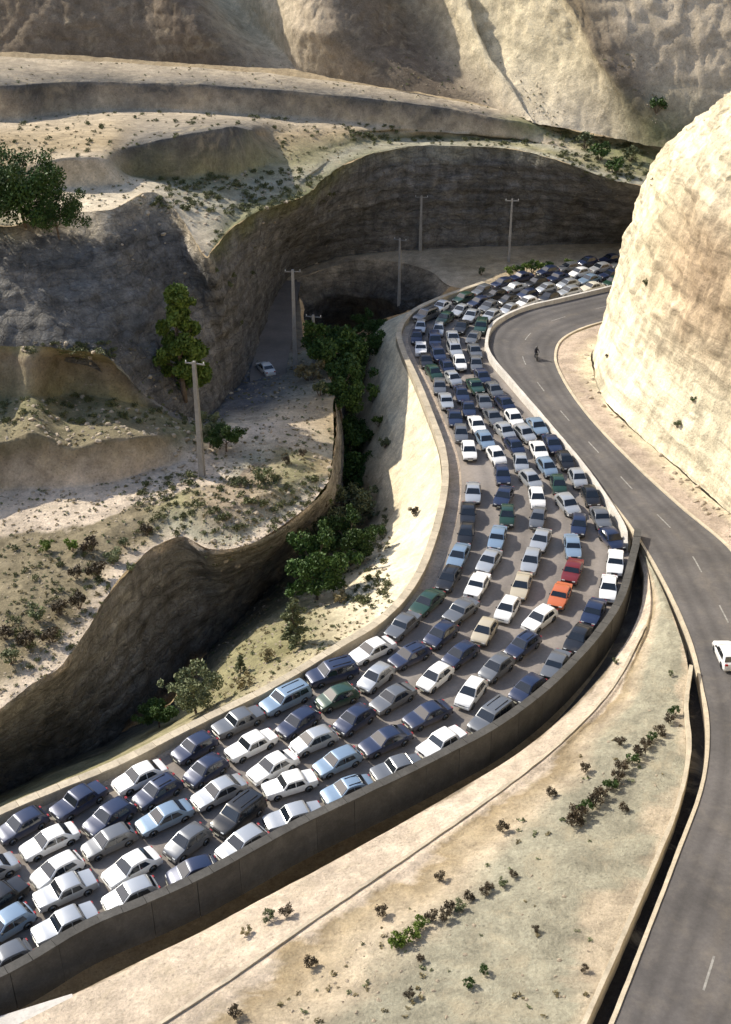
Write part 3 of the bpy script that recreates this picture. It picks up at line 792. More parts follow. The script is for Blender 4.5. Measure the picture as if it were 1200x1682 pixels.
def box_mesh(name, x0, x1, y0, y1, z0, z1, mat, bev=0.0):
    bm = bmesh.new()
    bmesh.ops.create_cube(bm, size=1)
    for v in bm.verts:
        v.co = Vector((x0 + (v.co.x + .5) * (x1 - x0), y0 + (v.co.y + .5) * (y1 - y0), z0 + (v.co.z + .5) * (z1 - z0)))
    if bev: bmesh.ops.bevel(bm, geom=bm.edges[:], offset=bev, segments=2, affect='EDGES')
    me = bpy.data.meshes.new(name); bm.to_mesh(me); bm.free()
    me.materials.append(MATS[mat])
    return me

def lathe_mesh(name, prof, mat, seg=14, smooth=True):
    """prof: (radius, y) pairs, spun about the Y axis"""
    V, F = [], []
    for r, y in prof:
        for k in range(seg):
            a = 2 * math.pi * k / seg
            V.append((r * math.cos(a), y, r * math.sin(a)))
    for i in range(len(prof) - 1):
        for k in range(seg):
            F.append((i * seg + k, i * seg + (k + 1) % seg, (i + 1) * seg + (k + 1) % seg, (i + 1) * seg + k))
    F.append(tuple(range(seg))); F.append(tuple((len(prof) - 1) * seg + k for k in reversed(range(seg))))
    return make_mesh(name, V, F, mat, smooth)

TYRE = lathe_mesh('tyre', [(0.20, -0.085), (0.27, -0.10), (0.305, -0.085), (0.315, -0.05), (0.315, 0.05), (0.305, 0.085), (0.27, 0.10), (0.20, 0.085)], 'rubber', 18)
RIM = lathe_mesh('rim', [(0.195, -0.092), (0.205, -0.096), (0.16, -0.07), (0.06, -0.085), (0.02, -0.09), (0.02, 0.05), (0.195, 0.06)], 'rim_metal', 12)

COLORS = {
    'white': ((0.80, 0.80, 0.79), 0), 'silver': ((0.48, 0.50, 0.52), 0.5), 'grey': ((0.16, 0.17, 0.185), 0.4), 'black': ((0.012, 0.013, 0.016), 0),
    'navy blue': ((0.018, 0.030, 0.075), 0.2), 'pale blue': ((0.22, 0.31, 0.42), 0.3), 'dark green': ((0.018, 0.055, 0.038), 0.1),
    'orange': ((0.50, 0.13, 0.045), 0), 'beige': ((0.50, 0.44, 0.33), 0.1), 'dark red': ((0.16, 0.015, 0.015), 0.1), 'cream': ((0.68, 0.63, 0.50), 0)}
for k, (c, m) in COLORS.items():
    paint_mat('paint_' + k.replace(' ', '_'), c, m)

def arch(cx, r=0.385, z0=0.24):
    out = []
    for k in range(7):
        a = math.pi * k / 6
        out.append((cx + r * math.cos(a), z0 + 0.06 + r * math.sin(a) * 0.98))
    return out       # front to back over the wheel

SPEC = {}
def spec(kind, L, W, top, belt, roofz, wheels, ws, rw, sides, tum=0.22):
    SPEC[kind] = dict(L=L, W=W, top=top, belt=belt, roofz=roofz, wheels=wheels, ws=ws, rw=rw, sides=sides, tum=tum)
# top outlines run from the nose back over the roof to the tail
spec('sedan', 4.2, 0.83,
     [(2.10, .32), (2.13, .50), (2.08, .66), (1.95, .74), (1.5, .83), (1.02, .90), (.90, .93), (.28, 1.36), (.10, 1.395), (-.35, 1.41), (-.85, 1.37), (-1.0, 1.33), (-1.50, .98), (-1.62, .955), (-1.98, .92), (-2.08, .84), (-2.12, .55), (-2.08, .32)],
     .90, 1.41, (1.30, -1.28), ((.88, .945), (.31, 1.345)), ((-1.47, 1.0), (-1.03, 1.315)),
     [[(.72, .93), (.28, 1.27), (-.22, 1.31), (-.22, .92)], [(-.28, .92), (-.28, 1.31), (-.78, 1.27), (-1.12, .95)]])
spec('hatchback', 3.85, 0.80,
     [(1.92, .32), (1.95, .50), (1.90, .68), (1.78, .76), (1.35, .86), (.95, .93), (.86, .96), (.25, 1.40), (.05, 1.44), (-.5, 1.455), (-1.20, 1.41), (-1.38, 1.36), (-1.72, .98), (-1.86, .90), (-1.93, .60), (-1.90, .32)],
     .93, 1.455, (1.20, -1.18), ((.84, .975), (.28, 1.385)), ((-1.70, 1.02), (-1.42, 1.34)),
     [[(.68, .96), (.25, 1.31), (-.25, 1.345), (-.25, .95)], [(-.31, .95), (-.31, 1.345), (-1.02, 1.32), (-1.22, .98)]], 0.20)
spec('estate', 4.4, 0.86,
     [(2.18, .36), (2.22, .58), (2.16, .82), (2.02, .92), (1.5, 1.00), (1.12, 1.05), (1.02, 1.08), (.48, 1.60), (.30, 1.65), (-.4, 1.68), (-1.75, 1.65), (-1.92, 1.60), (-2.12, 1.10), (-2.18, .98), (-2.22, .62), (-2.18, .36)],
     1.04, 1.68, (1.36, -1.34), ((1.0, 1.10), (.51, 1.585)), ((-2.09, 1.14), (-1.955, 1.55)),
     [[(.86, 1.08), (.46, 1.50), (-.12, 1.55), (-.12, 1.06)], [(-.18, 1.06), (-.18, 1.55), (-.92, 1.55), (-.92, 1.07)], [(-.99, 1.07), (-.99, 1.54), (-1.66, 1.51), (-1.80, 1.09)]], 0.16)
spec('van', 4.7, 0.88,
     [(2.32, .36), (2.36, .62), (2.30, .95), (2.15, 1.08), (1.95, 1.16), (1.40, 1.82), (1.2, 1.90), (.2, 1.95), (-2.1, 1.93), (-2.28, 1.86), (-2.36, 1.1), (-2.36, .62), (-2.32, .36)],
     1.10, 1.95, (1.55, -1.5), ((1.93, 1.19), (1.44, 1.77)), ((-2.345, 1.2), (-2.275, 1.78)),
     [[(1.72, 1.16), (1.34, 1.66), (.72, 1.72), (.72, 1.14)], [(.62, 1.14), (.62, 1.72), (-.55, 1.74), (-.55, 1.14)], [(-.65, 1.14), (-.65, 1.74), (-1.95, 1.72), (-1.95, 1.16)]], 0.12)
spec('pickup', 4.6, 0.84,
     [(2.28, .36), (2.32, .55), (2.26, .80), (2.10, .90), (1.5, .98), (1.10, 1.02), (1.0, 1.06), (.45, 1.55), (.25, 1.60), (-.35, 1.61), (-.55, 1.56), (-.66, 1.04), (-.72, .62), (-2.18, .62), (-2.20, 1.00), (-2.27, 1.00), (-2.29, .55), (-2.26, .36)],
     1.00, 1.61, (1.45, -1.45), ((.98, 1.08), (.48, 1.535)), ((-.655, 1.1), (-.565, 1.50)),
     [[(.84, 1.05), (.42, 1.46), (-.44, 1.49), (-.50, 1.05)]], 0.16)

spec('old_sedan', 4.25, 0.81,
     [(2.12, .34), (2.15, .52), (2.13, .80), (2.05, .85), (1.4, .90), (.88, .93), (.80, .95), (.42, 1.36), (.26, 1.41), (-.3, 1.43), (-.82, 1.40), (-.96, 1.35), (-1.22, .97), (-1.34, .945), (-2.06, .90), (-2.12, .84), (-2.15, .55), (-2.12, .34)],
     .91, 1.43, (1.30, -1.30), ((.78, .97), (.45, 1.345)), ((-1.20, 1.0), (-.99, 1.325)),
     [[(.66, .94), (.38, 1.30), (-.20, 1.33), (-.20, .93)], [(-.26, .93), (-.26, 1.33), (-.80, 1.30), (-1.02, .95)]], .14)
spec('small_hatch', 3.65, 0.79,
     [(1.80, .32), (1.85, .48), (1.80, .64), (1.66, .76), (1.35, .88), (1.02, .98), (.94, 1.01), (.30, 1.44), (.05, 1.49), (-.45, 1.49), (-1.15, 1.42), (-1.35, 1.33), (-1.62, 1.02), (-1.78, .92), (-1.84, .60), (-1.80, .32)],
     .96, 1.49, (1.14, -1.12), ((.92, 1.03), (.34, 1.42)), ((-1.60, 1.06), (-1.39, 1.30)),
     [[(.74, 1.0), (.28, 1.36), (-.22, 1.39), (-.22, .97)], [(-.28, .97), (-.28, 1.39), (-.95, 1.35), (-1.20, 1.02)]], .25)

MESH = {}
def ty(sp, z):
    b, r = sp['belt'], sp['roofz']
    return 1 - sp['tum'] * max(0, (z - b)) / (r - b) if z > b else 1 - 0.05 * max(0, (b * 0.62 - z)) / b

def build_kind(kind):
    sp = SPEC[kind]; W = sp['W']; L = sp['L'] / 2
    zb = sp['top'][0][1]
    rr = 0.0
    bottom = [(sp['top'][-1][0], zb)] + [(x, z) for x, z in reversed(arch(sp['wheels'][1]))] + [(x, z) for x, z in reversed(arch(sp['wheels'][0]))]
    bottom = [(x, max(z, zb - 0.04)) for x, z in bottom[1:]]
    prof = sp['top'] + bottom
    cx = 0; rows = [(-1, .045), (-.975, .012), (-.88, 0), (-.45, -.012), (0, -.018), (.45, -.012), (.88, 0), (.975, .012), (1, .045)]
    V, F = [], []; k = len(prof); nt = len(sp['top'])
    for fr, sh in rows:
        for i, (x, z) in enumerate(prof):
            if i < nt:
                zz = z - sh * (1 if z > zb + .05 else 0); xx = x * (1 - sh * 0.55)
            else: zz, xx = z, x
            yy = fr * W * ty(sp, z) * (1 - 0.10 * (abs(x) / L) ** 5)
            V.append((xx, yy, zz))
    for r in range(len(rows) - 1):
        for i in range(k):
            j = (i + 1) % k
            F.append((r * k + i, r * k + j, (r + 1) * k + j, (r + 1) * k + i))
    F.append(tuple(range(k))[::-1]); F.append(tuple((len(rows) - 1) * k + i for i in range(k)))
    me = make_mesh('body', V, F, 'paint_white')
    bm = bmesh.new(); bm.from_mesh(me); bmesh.ops.recalc_face_normals(bm, faces=bm.faces[:]); bm.to_mesh(me); bm.free()
    me.polygons.foreach_set('use_smooth', [len(p.vertices) == 4 for p in me.polygons])
    me.set_sharp_from_angle(angle=R(38))
    parts = [('body', me, None)]
    def glass(name, pts, n):
        VV, FF = solid_panel(pts, n, 0.006)
        parts.append((name, make_mesh(name, VV, FF, 'glass'), None))
    # windscreen and rear window follow the sloping outline
    for nm, (a, b), sgn in (('windscreen', sp['ws'], 1), ('rear_window', sp['rw'], -1)):
        d = Vector((b[0] - a[0], 0, b[1] - a[1])); n = Vector((d.z * sgn, 0, -d.x * sgn)).normalized()
        if n.x * sgn < 0: n = -n
        off = n * 0.028
        wa, wb = W * ty(sp, a[1]) * .90, W * ty(sp, b[1]) * .86
        pts = [Vector((a[0], -wa, a[1])) + off, Vector((a[0], wa, a[1])) + off, Vector((b[0], wb, b[1])) + off, Vector((b[0], -wb, b[1])) + off]
        VV, FF = solid_panel(pts, -n, 0.05)
        parts.append((nm, make_mesh(nm, VV, FF, 'glass'), None))
    for s in (-1, 1):
        for q in sp['sides']:
            pts = [Vector((x * .995, s * (W * ty(sp, z) * (1 - 0.10 * (abs(x) / L) ** 5) + 0.004), z - .03)) for x, z in q]
            glass('side_window', pts, (0, s, 0.1))
    for s in (-1, 1):
        for wx in sp['wheels']:
            parts.append(('wheel', TYRE, (wx, s * (W - .12), .315)))
        parts.append(('mirror', box_mesh('mirror', sp['ws'][0][0] - .25, sp['ws'][0][0] - .12, s * (W + .02) - .07, s * (W + .02) + .09, sp['belt'] + .02, sp['belt'] + .14, 'plastic_dark', .02), None))
        hx = sp['top'][2][0]; hz = sp['top'][2][1]
        parts.append(('headlight', box_mesh('headlight', hx - .10, hx + .035, s * W * .60 - .16, s * W * .60 + .16, hz - .10, hz + .015, 'lamp_glass', .02), None))
        tx = sp['top'][-2][0]; tz = sp['top'][-2][1] + (.16 if kind != 'van' else .3)
        parts.append(('tail_light', box_mesh('tail_light', tx - .02, tx + .12, s * W * .70 - .12, s * W * .70 + .12, tz, tz + .16, 'lamp_red', .015), None))
    f = sp['top'][1]; b_ = sp['top'][-2]
    parts.append(('bumper', box_mesh('bumper', f[0] - .18, f[0] + .045, -W * .93, W * .93, .30, .52, 'plastic_dark', .04), None))
    parts.append(('bumper', box_mesh('bumper', b_[0] - .045, b_[0] + .18, -W * .93, W * .93, .30, .54, 'plastic_dark', .04), None))
    parts.append(('grille', box_mesh('grille', f[0] - .1, f[0] + .015, -W * .38, W * .38, .55, sp['top'][2][1] - .03, 'plastic_dark', .01), None))
    parts.append(('number_plate', box_mesh('number_plate', f[0] + .035, f[0] + .055, -.25, .25, .36, .47, 'plate', .004), None))
    parts.append(('number_plate', box_mesh('number_plate', b_[0] - .06, b_[0] - .04, -.25, .25, .36, .47, 'plate', .004), None))
    MESH[kind] = parts
for k in SPEC: build_kind(k)
for s_ in (-1, 1):      # bed sides of the pickup
    MESH['pickup'].append(('bed_side', box_mesh('bed_side', -2.27, -.68, s_ * .82 - .035, s_ * .82 + .035, .60, 1.03, 'paint_white', .01), None))
RACKS = {(k, s_): box_mesh('roof_rack', -1.0 if k != 'estate' else -1.6, .1, s_ - .02, s_ + .02, SPEC[k]['roofz'] - .02, SPEC[k]['roofz'] + .05, 'plastic_dark', .01) for k in ('sedan', 'hatchback', 'estate') for s_ in (-.42, .42)}

def car(kind, color, loc, rz, label, group, trim=False, plastic=None):
    root = bpy.data.objects.new({'van': 'van', 'pickup': 'pickup_truck'}.get(kind, 'car'), None)
    root.empty_display_size = .3
    COL.objects.link(root)
    root.location = loc; root.rotation_euler = (0, 0, rz)
    root.scale = (crng.uniform(.95, 1.03), crng.uniform(.96, 1.03), crng.uniform(.95, 1.05))
    tag(root, label, {'van': 'van', 'pickup': 'pickup truck'}.get(kind, 'car'), group)
    if kind == 'estate' or (kind in ('sedan', 'hatchback') and crng.random() < .12):
        zr_ = SPEC[kind]['roofz']
        for s_ in (-.42, .42):
            o = bpy.data.objects.new('roof_rack', RACKS[kind, s_]); COL.objects.link(o); o.parent = root
    for nm, me, off in MESH[kind]:
        o = bpy.data.objects.new(nm, me); COL.objects.link(o); o.parent = root
        if off: o.location = off
        if nm in ('body', 'bed_side'):
            o.material_slots[0].link = 'OBJECT'
            o.material_slots[0].material = MATS['paint_' + color.replace(' ', '_')]
        if nm == 'wheel':
            r = bpy.data.objects.new('rim', RIM); COL.objects.link(r); r.parent = o
            if off[1] > 0: r.rotation_euler = (0, 0, math.pi)
        if nm == 'bumper' and trim:
            o.material_slots[0].link = 'OBJECT'
            o.material_slots[0].material = MATS['paint_' + color.replace(' ', '_')]
    return root

def project(v):
    p = cam.rotation_euler.to_matrix().transposed() @ (Vector(v) - Vector((0, 0, CAMH)))
    return CX + FPX * p.x / -p.z, CY - FPX * p.y / -p.z

# ---- lanes
NS = 900
SL = catmull(np.array([[*v] for v in JLw]), NS)
SR = catmull(np.array([[*v] for v in JRx]), NS)
SC = (SL + SR) / 2
SD = np.concatenate([[0], np.cumsum(np.linalg.norm(np.diff(SC, axis=0), axis=1))])
WID = np.linalg.norm(SR - SL, axis=1)
def lane_pt(d, f):
    a = np.array([np.interp(d, SD, SL[:, k]) for k in range(3)]); b = np.array([np.interp(d, SD, SR[:, k]) for k in range(3)])
    return a * (1 - f) + b * f
L4 = [.12, .37, .62, .87, None]
L5 = [.085, .292, .50, .708, .912]
def lane_f(k, d):
    t = min(1, max(0, (134 - d) / 18))
    a = L4[k] if k < 4 else .945
    return a * (1 - t) + L5[k] * t
# spots where the photograph shows a white or pale car, and other colours
SPOTS = [(95,1398,'white'),(60,1452,'white'),(230,1290,'white'),(215,1420,'white'),(248,1445,'silver'),(410,1200,'white'),
    (445,1272,'white'),(520,1305,'white'),(595,1068,'white'),(705,1080,'white'),(755,1122,'white'),
    (725,1192,'white'),(840,1012,'white'),(885,1012,'white'),(805,945,'white'),(775,705,'white'),
    (975,962,'white'),(925,972,'orange'),(822,850,'dark green'),(710,985,'dark green'),(255,1335,'pale blue'),(130,1485,'silver'),(20,1500,'pale blue'),(330,1240,'navy blue'),
    (110,1315,'navy blue'),(640,1130,'grey'),(700,1130,'navy blue'),(860,1060,'navy blue'),(940,880,'pale blue'),(845,955,'beige'),(800,1000,'beige'),(730,640,'silver'),
    (390,1255,'silver'),(945,445,'white'),(900,465,'silver'),(850,470,'silver'),(760,560,'silver'),(985,905,'white'),(910,870,'silver')]
GAPS = [(10,1400,34),(765,775,26),(748,860,10)]
def obb(c, rz, L, W):
    u = np.array([math.cos(rz), math.sin(rz)]); v = np.array([-u[1], u[0]])
    return c[:2], u, v, L / 2, W / 2
def clash(A, B):
    c1, u1, v1, a1, b1 = A; c2, u2, v2, a2, b2 = B
    d = c2 - c1
    if abs(d[0]) + abs(d[1]) > 9: return False
    for ax in (u1, v1, u2, v2):
        r = a1 * abs(u1 @ ax) + b1 * abs(v1 @ ax) + a2 * abs(u2 @ ax) + b2 * abs(v2 @ ax)
        if abs(d @ ax) > r: return False
    return True
placed = []; cars = []
crng = random.Random(21)
def try_car(k, d, kind=None):
    f = lane_f(k, d)
    if not .05 < f < .955: return None
    p = lane_pt(d, f); q = lane_pt(d - 1.5, lane_f(k, d - 1.5)); r = lane_pt(d + 1.5, lane_f(k, d + 1.5))
    t = q - r
    rz = math.atan2(t[1], t[0]) + crng.gauss(0, .11)
    w = np.interp(d, SD, WID)
    side = crng.uniform(-.35, .35)
    p = p + np.array([-math.sin(rz), math.cos(rz), 0]) * side
    px, py = project(p)
    for gx, gy, gr in GAPS:
        if math.hypot(px - gx, py - gy) < gr: return None
    kind = kind or crng.choices(['sedan', 'hatchback', 'estate', 'van', 'pickup', 'old_sedan', 'small_hatch'], [29, 19, 9, 3, 5, 20, 15])[0]
    sp = SPEC[kind]
    B = obb(p, rz, sp['L'] + .22, sp['W'] * 2 + .16)
    for Z in placed:
        if clash(B, Z[0]): return None
    # stay off the walls
    for fs, S in ((0, SL), (1, SR)):
        dist = np.min(np.hypot(S[:, 0] - p[0], S[:, 1] - p[1]))
        if dist < sp['W'] + .2: return None
    return p, rz, kind, B, (px, py)
for k in (0, 3, 1, 2, 4):
    d = 2.0 + crng.random() * 3
    while d < 212:
        r = try_car(k, d)
        if r is None:
            d += .15; continue
        p, rz, kind, B, pp = r
        placed.append((B,)); cars.append([k, d, p, rz, kind, pp, None])
        d += SPEC[kind]['L'] + crng.choice([.05, .1, .2, .3, .5])
# colours
used = set()
for sx, sy, col in SPOTS:
    best = None
    for i, c in enumerate(cars):
        if i in used: continue
        e = math.hypot(c[5][0] - sx, c[5][1] - 14 - sy)
        if e < 60 and (best is None or e < best[0]): best = (e, i)
    if best:
        cars[best[1]][6] = col; used.add(best[1])
for c in cars:
    if c[6] is None:
        near = c[1] < 75
        c[6] = crng.choices(['white', 'silver', 'grey', 'black', 'navy blue', 'pale blue', 'dark green', 'beige', 'dark red', 'cream'],
                            [3 if near else 9, 22, 22, 18, 27, 9, 3, 2, 0.6, 0.6])[0]
ORD = 'first second third fourth fifth sixth seventh eighth ninth tenth eleventh twelfth thirteenth fourteenth fifteenth sixteenth seventeenth eighteenth nineteenth twentieth'.split()
LANES = ['along the pale parapet', 'second from the pale parapet', 'in the middle of the jam', 'second lane from the wall across the bank', 'nearest the dark or white-topped wall']
LN = {0: 'in the row along the pale parapet', 1: 'in the second row from the pale parapet', 2: 'in the middle row', 3: 'in the row just inside the right-hand wall', 4: 'tight against the right-hand wall'}
def stretch(d):
    if d < 33: return 'foreground'
    if d < 66: return 'parapet curve'
    if d < 100: return 'widest bend'
    if d < 140: return 'beyond bend'
    return 'farthest bend'
cars.sort(key=lambda c: (c[0], c[1]))
cnt = {}
for k, d, p, rz, kind, pp, col in cars:
    key = (k, stretch(d)); cnt[key] = cnt.get(key, 0) + 1
    w = {'sedan': 'saloon', 'hatchback': 'hatchback', 'estate': 'tall estate', 'van': 'boxy van', 'pickup': 'pickup truck', 'old_sedan': 'boxy saloon', 'small_hatch': 'small hatchback'}[kind]
    row = {0: 'parapet row', 1: 'second row from parapet', 2: 'middle row', 3: 'second row from right wall', 4: 'row against right wall'}[k]
    lab = f"{col} {w}, {ORD[cnt[key]-1]} from lower left, {row}, {stretch(d)}"
    car(kind, col, tuple(p + np.array([0, 0, .004])), rz, lab, 'vehicles in the traffic jam', trim=(col in ('white', 'silver', 'grey') and crng.random() < .6))
print('CARS', len(cars))
# the lone car on the empty road
hp = hit(1192, 1085)
hd = (RLw[12] - RLw[15]); rzh = math.atan2(hd.y, hd.x)
car('hatchback', 'white', (hp.x, hp.y, hp.z + .004), rzh, 'lone white hatchback driving on the empty dark road at the right edge', None, True)

# ================================================================== PLANTS
def leaf_cloud(centres, n, size, spread, rnd, flat=1.0):
    """n small folded leaf faces scattered in clumps round the given centres (x,y,z,r)"""
    c = np.array(centres)
    w = c[:, 3] ** 2; w = w / w.sum()
    i = rnd.choice(len(c), n, p=w)
    d = rnd.normal(size=(n, 3)); d /= np.linalg.norm(d, axis=1)[:, None]
    rad = c[i, 3] * (rnd.random(n) ** 0.45)
    pos = c[i, :3] + d * rad[:, None] * np.array([1, 1, flat])
    a = rnd.normal(size=(n, 3)); a /= np.linalg.norm(a, axis=1)[:, None]
    b = np.cross(a, rnd.normal(size=(n, 3))); b /= np.linalg.norm(b, axis=1)[:, None]
    s = size * (0.6 + 0.8 * rnd.random(n))[:, None]
    V = np.stack([pos - a * s, pos + b * s * .55, pos + a * s, pos - b * s * .55], 1).reshape(-1, 3)
    return V

def leaf_mesh(name, V, mat):
    n = len(V) // 4
    me = bpy.data.meshes.new(name)
    me.vertices.add(len(V)); me.vertices.foreach_set('co', V.astype(np.float32).ravel())
    me.loops.add(4 * n); me.loops.foreach_set('vertex_index', np.arange(4 * n))
    me.polygons.add(n); me.polygons.foreach_set('loop_start', np.arange(0, 4 * n, 4)); me.polygons.foreach_set('loop_total', np.full(n, 4))
    me.update(calc_edges=True)
    me.materials.append(MATS[mat])
    return me

def tube(V, F, a, b, ra, rb, seg=6):
    a = Vector(a); b = Vector(b); d = (b - a).normalized()
    u = d.orthogonal().normalized(); v = d.cross(u)
    k = len(V)
    for c, r in ((a, ra), (b, rb)):
        for i in range(seg):
            t = 2 * math.pi * i / seg
            V.append(c + (u * math.cos(t) + v * math.sin(t)) * r)
    for i in range(seg):
        F.append((k + i, k + (i + 1) % seg, k + seg + (i + 1) % seg, k + seg + i))
    F.append(tuple(k + i for i in reversed(range(seg)))); F.append(tuple(k + seg + i for i in range(seg)))

def tree_proto(h, rx, style, mat, n, leaf, seed):
    """returns trunk mesh and crown mesh"""
    rnd = np.random.default_rng(seed)
    V, F = [], []
    cs = []
    lean = Vector((rnd.normal() * .06, rnd.normal() * .06, 1))
    top = h * (.62 if style == 'round' else .86)
    pts = [Vector((0, 0, -.4))]
    for i in range(1, 6):
        pts.append(Vector((lean.x * i * top / 5 + rnd.normal() * .05 * h / 8, lean.y * i * top / 5 + rnd.normal() * .05 * h / 8, top * i / 5)))
    r0 = h * .028
    for i in range(5):
        tube(V, F, pts[i], pts[i + 1], r0 * (1 - i * .16), r0 * (1 - (i + 1) * .16), 8)
    nl = 13 if style == 'round' else 16
    for i in range(nl):
        ang = i * 2.4 + rnd.random() * .8
        if style == 'round':
            zz = h * (.26 + .5 * (i / nl)); rr = rx * (.55 + .45 * math.sin(math.pi * min(1, (zz / h - .1) / .85))) * (.65 + .5 * rnd.random())
            tip = Vector((math.cos(ang) * rr, math.sin(ang) * rr, zz + h * .16 * rnd.random() + h * .06)); cr = rx * (.30 + .2 * rnd.random())
        else:
            zz = h * (.12 + .78 * (i / nl)); rr = rx * (1 - (zz / h) ** 2.2 * .75) * (.35 + .5 * rnd.random())
            tip = Vector((math.cos(ang) * rr, math.sin(ang) * rr, zz + h * .08)); cr = rx * (.36 + .25 * rnd.random()) * (1 - .35 * zz / h)
        base_t = min(.98, zz / top * .85); k = min(4, int(base_t * 5)); f = base_t * 5 - k
        st = pts[k].lerp(pts[k + 1], f)
        md = st.lerp(tip, .55) + Vector((0, 0, -h * .02))
        tube(V, F, st, md, r0 * .38, r0 * .24, 5); tube(V, F, md, tip, r0 * .24, r0 * .08, 5)
        cs.append((*tip, cr))
        for q in range(2):
            t2 = tip + Vector((rnd.normal(), rnd.normal(), rnd.normal() * .7)) * cr * .8
            tube(V, F, md, t2, r0 * .15, r0 * .05, 4)
            cs.append((*t2, cr * .6))
    cs.append((pts[-1].x, pts[-1].y, top + h * .08, rx * .35))
    tr = make_mesh('trunk', V, F, 'bark', True)
    return tr, leaf_mesh('crown', leaf_cloud(cs, n, leaf, 1, rnd), mat)

def bush_proto(mat, seed, n=420, leaf=.085, h=1.0, r=.6):
    rnd = np.random.default_rng(seed)
    V, F, cs = [], [], []
    for i in range(9):
        a = i * 2.4 + rnd.random(); rr = r * (.25 + .6 * rnd.random())
        tip = Vector((math.cos(a) * rr, math.sin(a) * rr, h * (.35 + .5 * rnd.random())))
        tube(V, F, (0, 0, -.15), tip, .025, .008, 4)
        cs.append((*tip, r * (.26 + .2 * rnd.random())))
    st = make_mesh('stem', V, F, 'bark')
    return st, leaf_mesh('foliage', leaf_cloud(cs, n, leaf, 1, rnd), mat)

PROT = {
 'deep': [tree_proto(9.5, 4.6, 'round', 'leaf_deep', 11000, .20, 3), tree_proto(8.5, 4.0, 'round', 'leaf_deep', 9000, .20, 4)],
 'poplar': [tree_proto(13.0, 2.6, 'tall', 'leaf_bright', 15000, .23, 5)],
 'green': [tree_proto(6.5, 2.5, 'round', 'leaf_deep', 9000, .18, 6), tree_proto(6.0, 2.3, 'round', 'leaf_grey', 5200, .16, 8)],
 'slim': [tree_proto(4.6, .95, 'tall', 'leaf_grey', 2600, .13, 9)],
 'bush_deep': [bush_proto('leaf_deep', s) for s in (1, 2)],
 'bush_bright': [bush_proto('leaf_bright', s) for s in (11, 12)],
 'bush_grey': [bush_proto('leaf_grey', s) for s in (21, 22)],
 'bush_dry': [bush_proto('leaf_dry', s) for s in (31, 32)],
 'bush_brown': [bush_proto('leaf_brown', s) for s in (41, 42)]}
NAMES = {'deep': ('broadleaf_tree', 'tree'), 'poplar': ('poplar_tree', 'tree'), 'green': ('broadleaf_tree', 'tree'), 'slim': ('slim_tree', 'tree')}
prng = random.Random(77)
def plant(kind, px, py, scale, label, group=None, var=0, sc3=None, cat=None, at=None):
    loc = at or hit(px, py)
    if loc is None: return None
    nm, ct = NAMES.get(kind, ('bush', 'bush'))
    root = bpy.data.objects.new(nm, None); COL.objects.link(root)
    root.location = loc; root.rotation_euler = (0, 0, prng.random() * 6.28)
    root.empty_display_size = .3
    s = scale * (1 + prng.uniform(-.06, .06))
    root.scale = sc3 or (s, s * prng.uniform(.9, 1.1), s * prng.uniform(.92, 1.1))
    tag(root, label, cat or ct, group)
    tr, cr = PROT[kind][var % len(PROT[kind])]
    for n2, me in ((tr.name.split('.')[0], tr), (cr.name.split('.')[0], cr)):
        o = bpy.data.objects.new(n2, me); COL.objects.link(o); o.parent = root
    return root

# trees one can pick out
plant('deep', 42, 372, .9, 'large dark green broadleaf tree at the left edge above the shaded cliff')
plant('deep', -18, 395, 1.0, 'dark green tree cut off by the left edge, below the largest tree', var=1)
plant('deep', 96, 392, .62, 'smaller dark tree low on the right side of the large left tree', var=1)
plant('poplar', 303, 655, 1.0, 'tall bright yellow-green tree standing in front of the grey cone-shaped cliff')
plant('green', 344, 735, .62, 'small grey-green tree beside the left utility pole', var=1)
plant('green', 372, 742, .55, 'small dark green tree right of the left utility pole', var=0)
plant('green', 595, 625, 1.22, 'dark green tree in the ravine beside the top of the cream parapet slope')
plant('green', 560, 690, 1.02, 'shadowed green tree deep in the narrow part of the ravine', var=0)
plant('green', 578, 760, 1.02, 'shadowed tree in the ravine between terrace edge and parapet slope', var=0)
plant('green', 540, 925, 1.0, 'green tree rising from the ravine at the corner of the dark rock wall', var=1)
plant('green', 575, 930, .85, 'dark tree in the shaded ravine just right of the rock wall corner', var=0)
plant('green', 552, 575, 1.15, 'shadowed tree at the head of the ravine below the dark spur face', var=1)
plant('green', 605, 560, .7, 'shadowed tree against the spur face, beside the parapet corner', var=0)
plant('green', 556, 640, 1.28, 'dark tree in the ravine between the short pole and the parapet slope', var=0)
plant('green', 572, 820, 1.28, 'dark tree rising from the ravine at the middle of the terrace end', var=0)
plant('green', 566, 875, 1.28, 'dense dark tree in the ravine next to the rock wall tip', var=1)
plant('green', 520, 985, 1.02, 'dark tree low in the ravine at the foot of the rock wall', var=0)
plant('green', 322, 1172, .72, 'pale green small tree at the lower end of the ravine, against the parapet', var=1)
plant('green', 262, 1195, .5, 'dark small tree in the ravine shade left of the pale green one', var=0)
plant('slim', 483, 1062, 1.1, 'slim upright pale green tree on the grassy slope above the parapet')
plant('slim', 308, 1150, .8, 'slim grey-green sapling beside the lower ravine tree')
plant('slim', 395, 1105, .45, 'short pale sapling at the shade edge of the grassy slope')
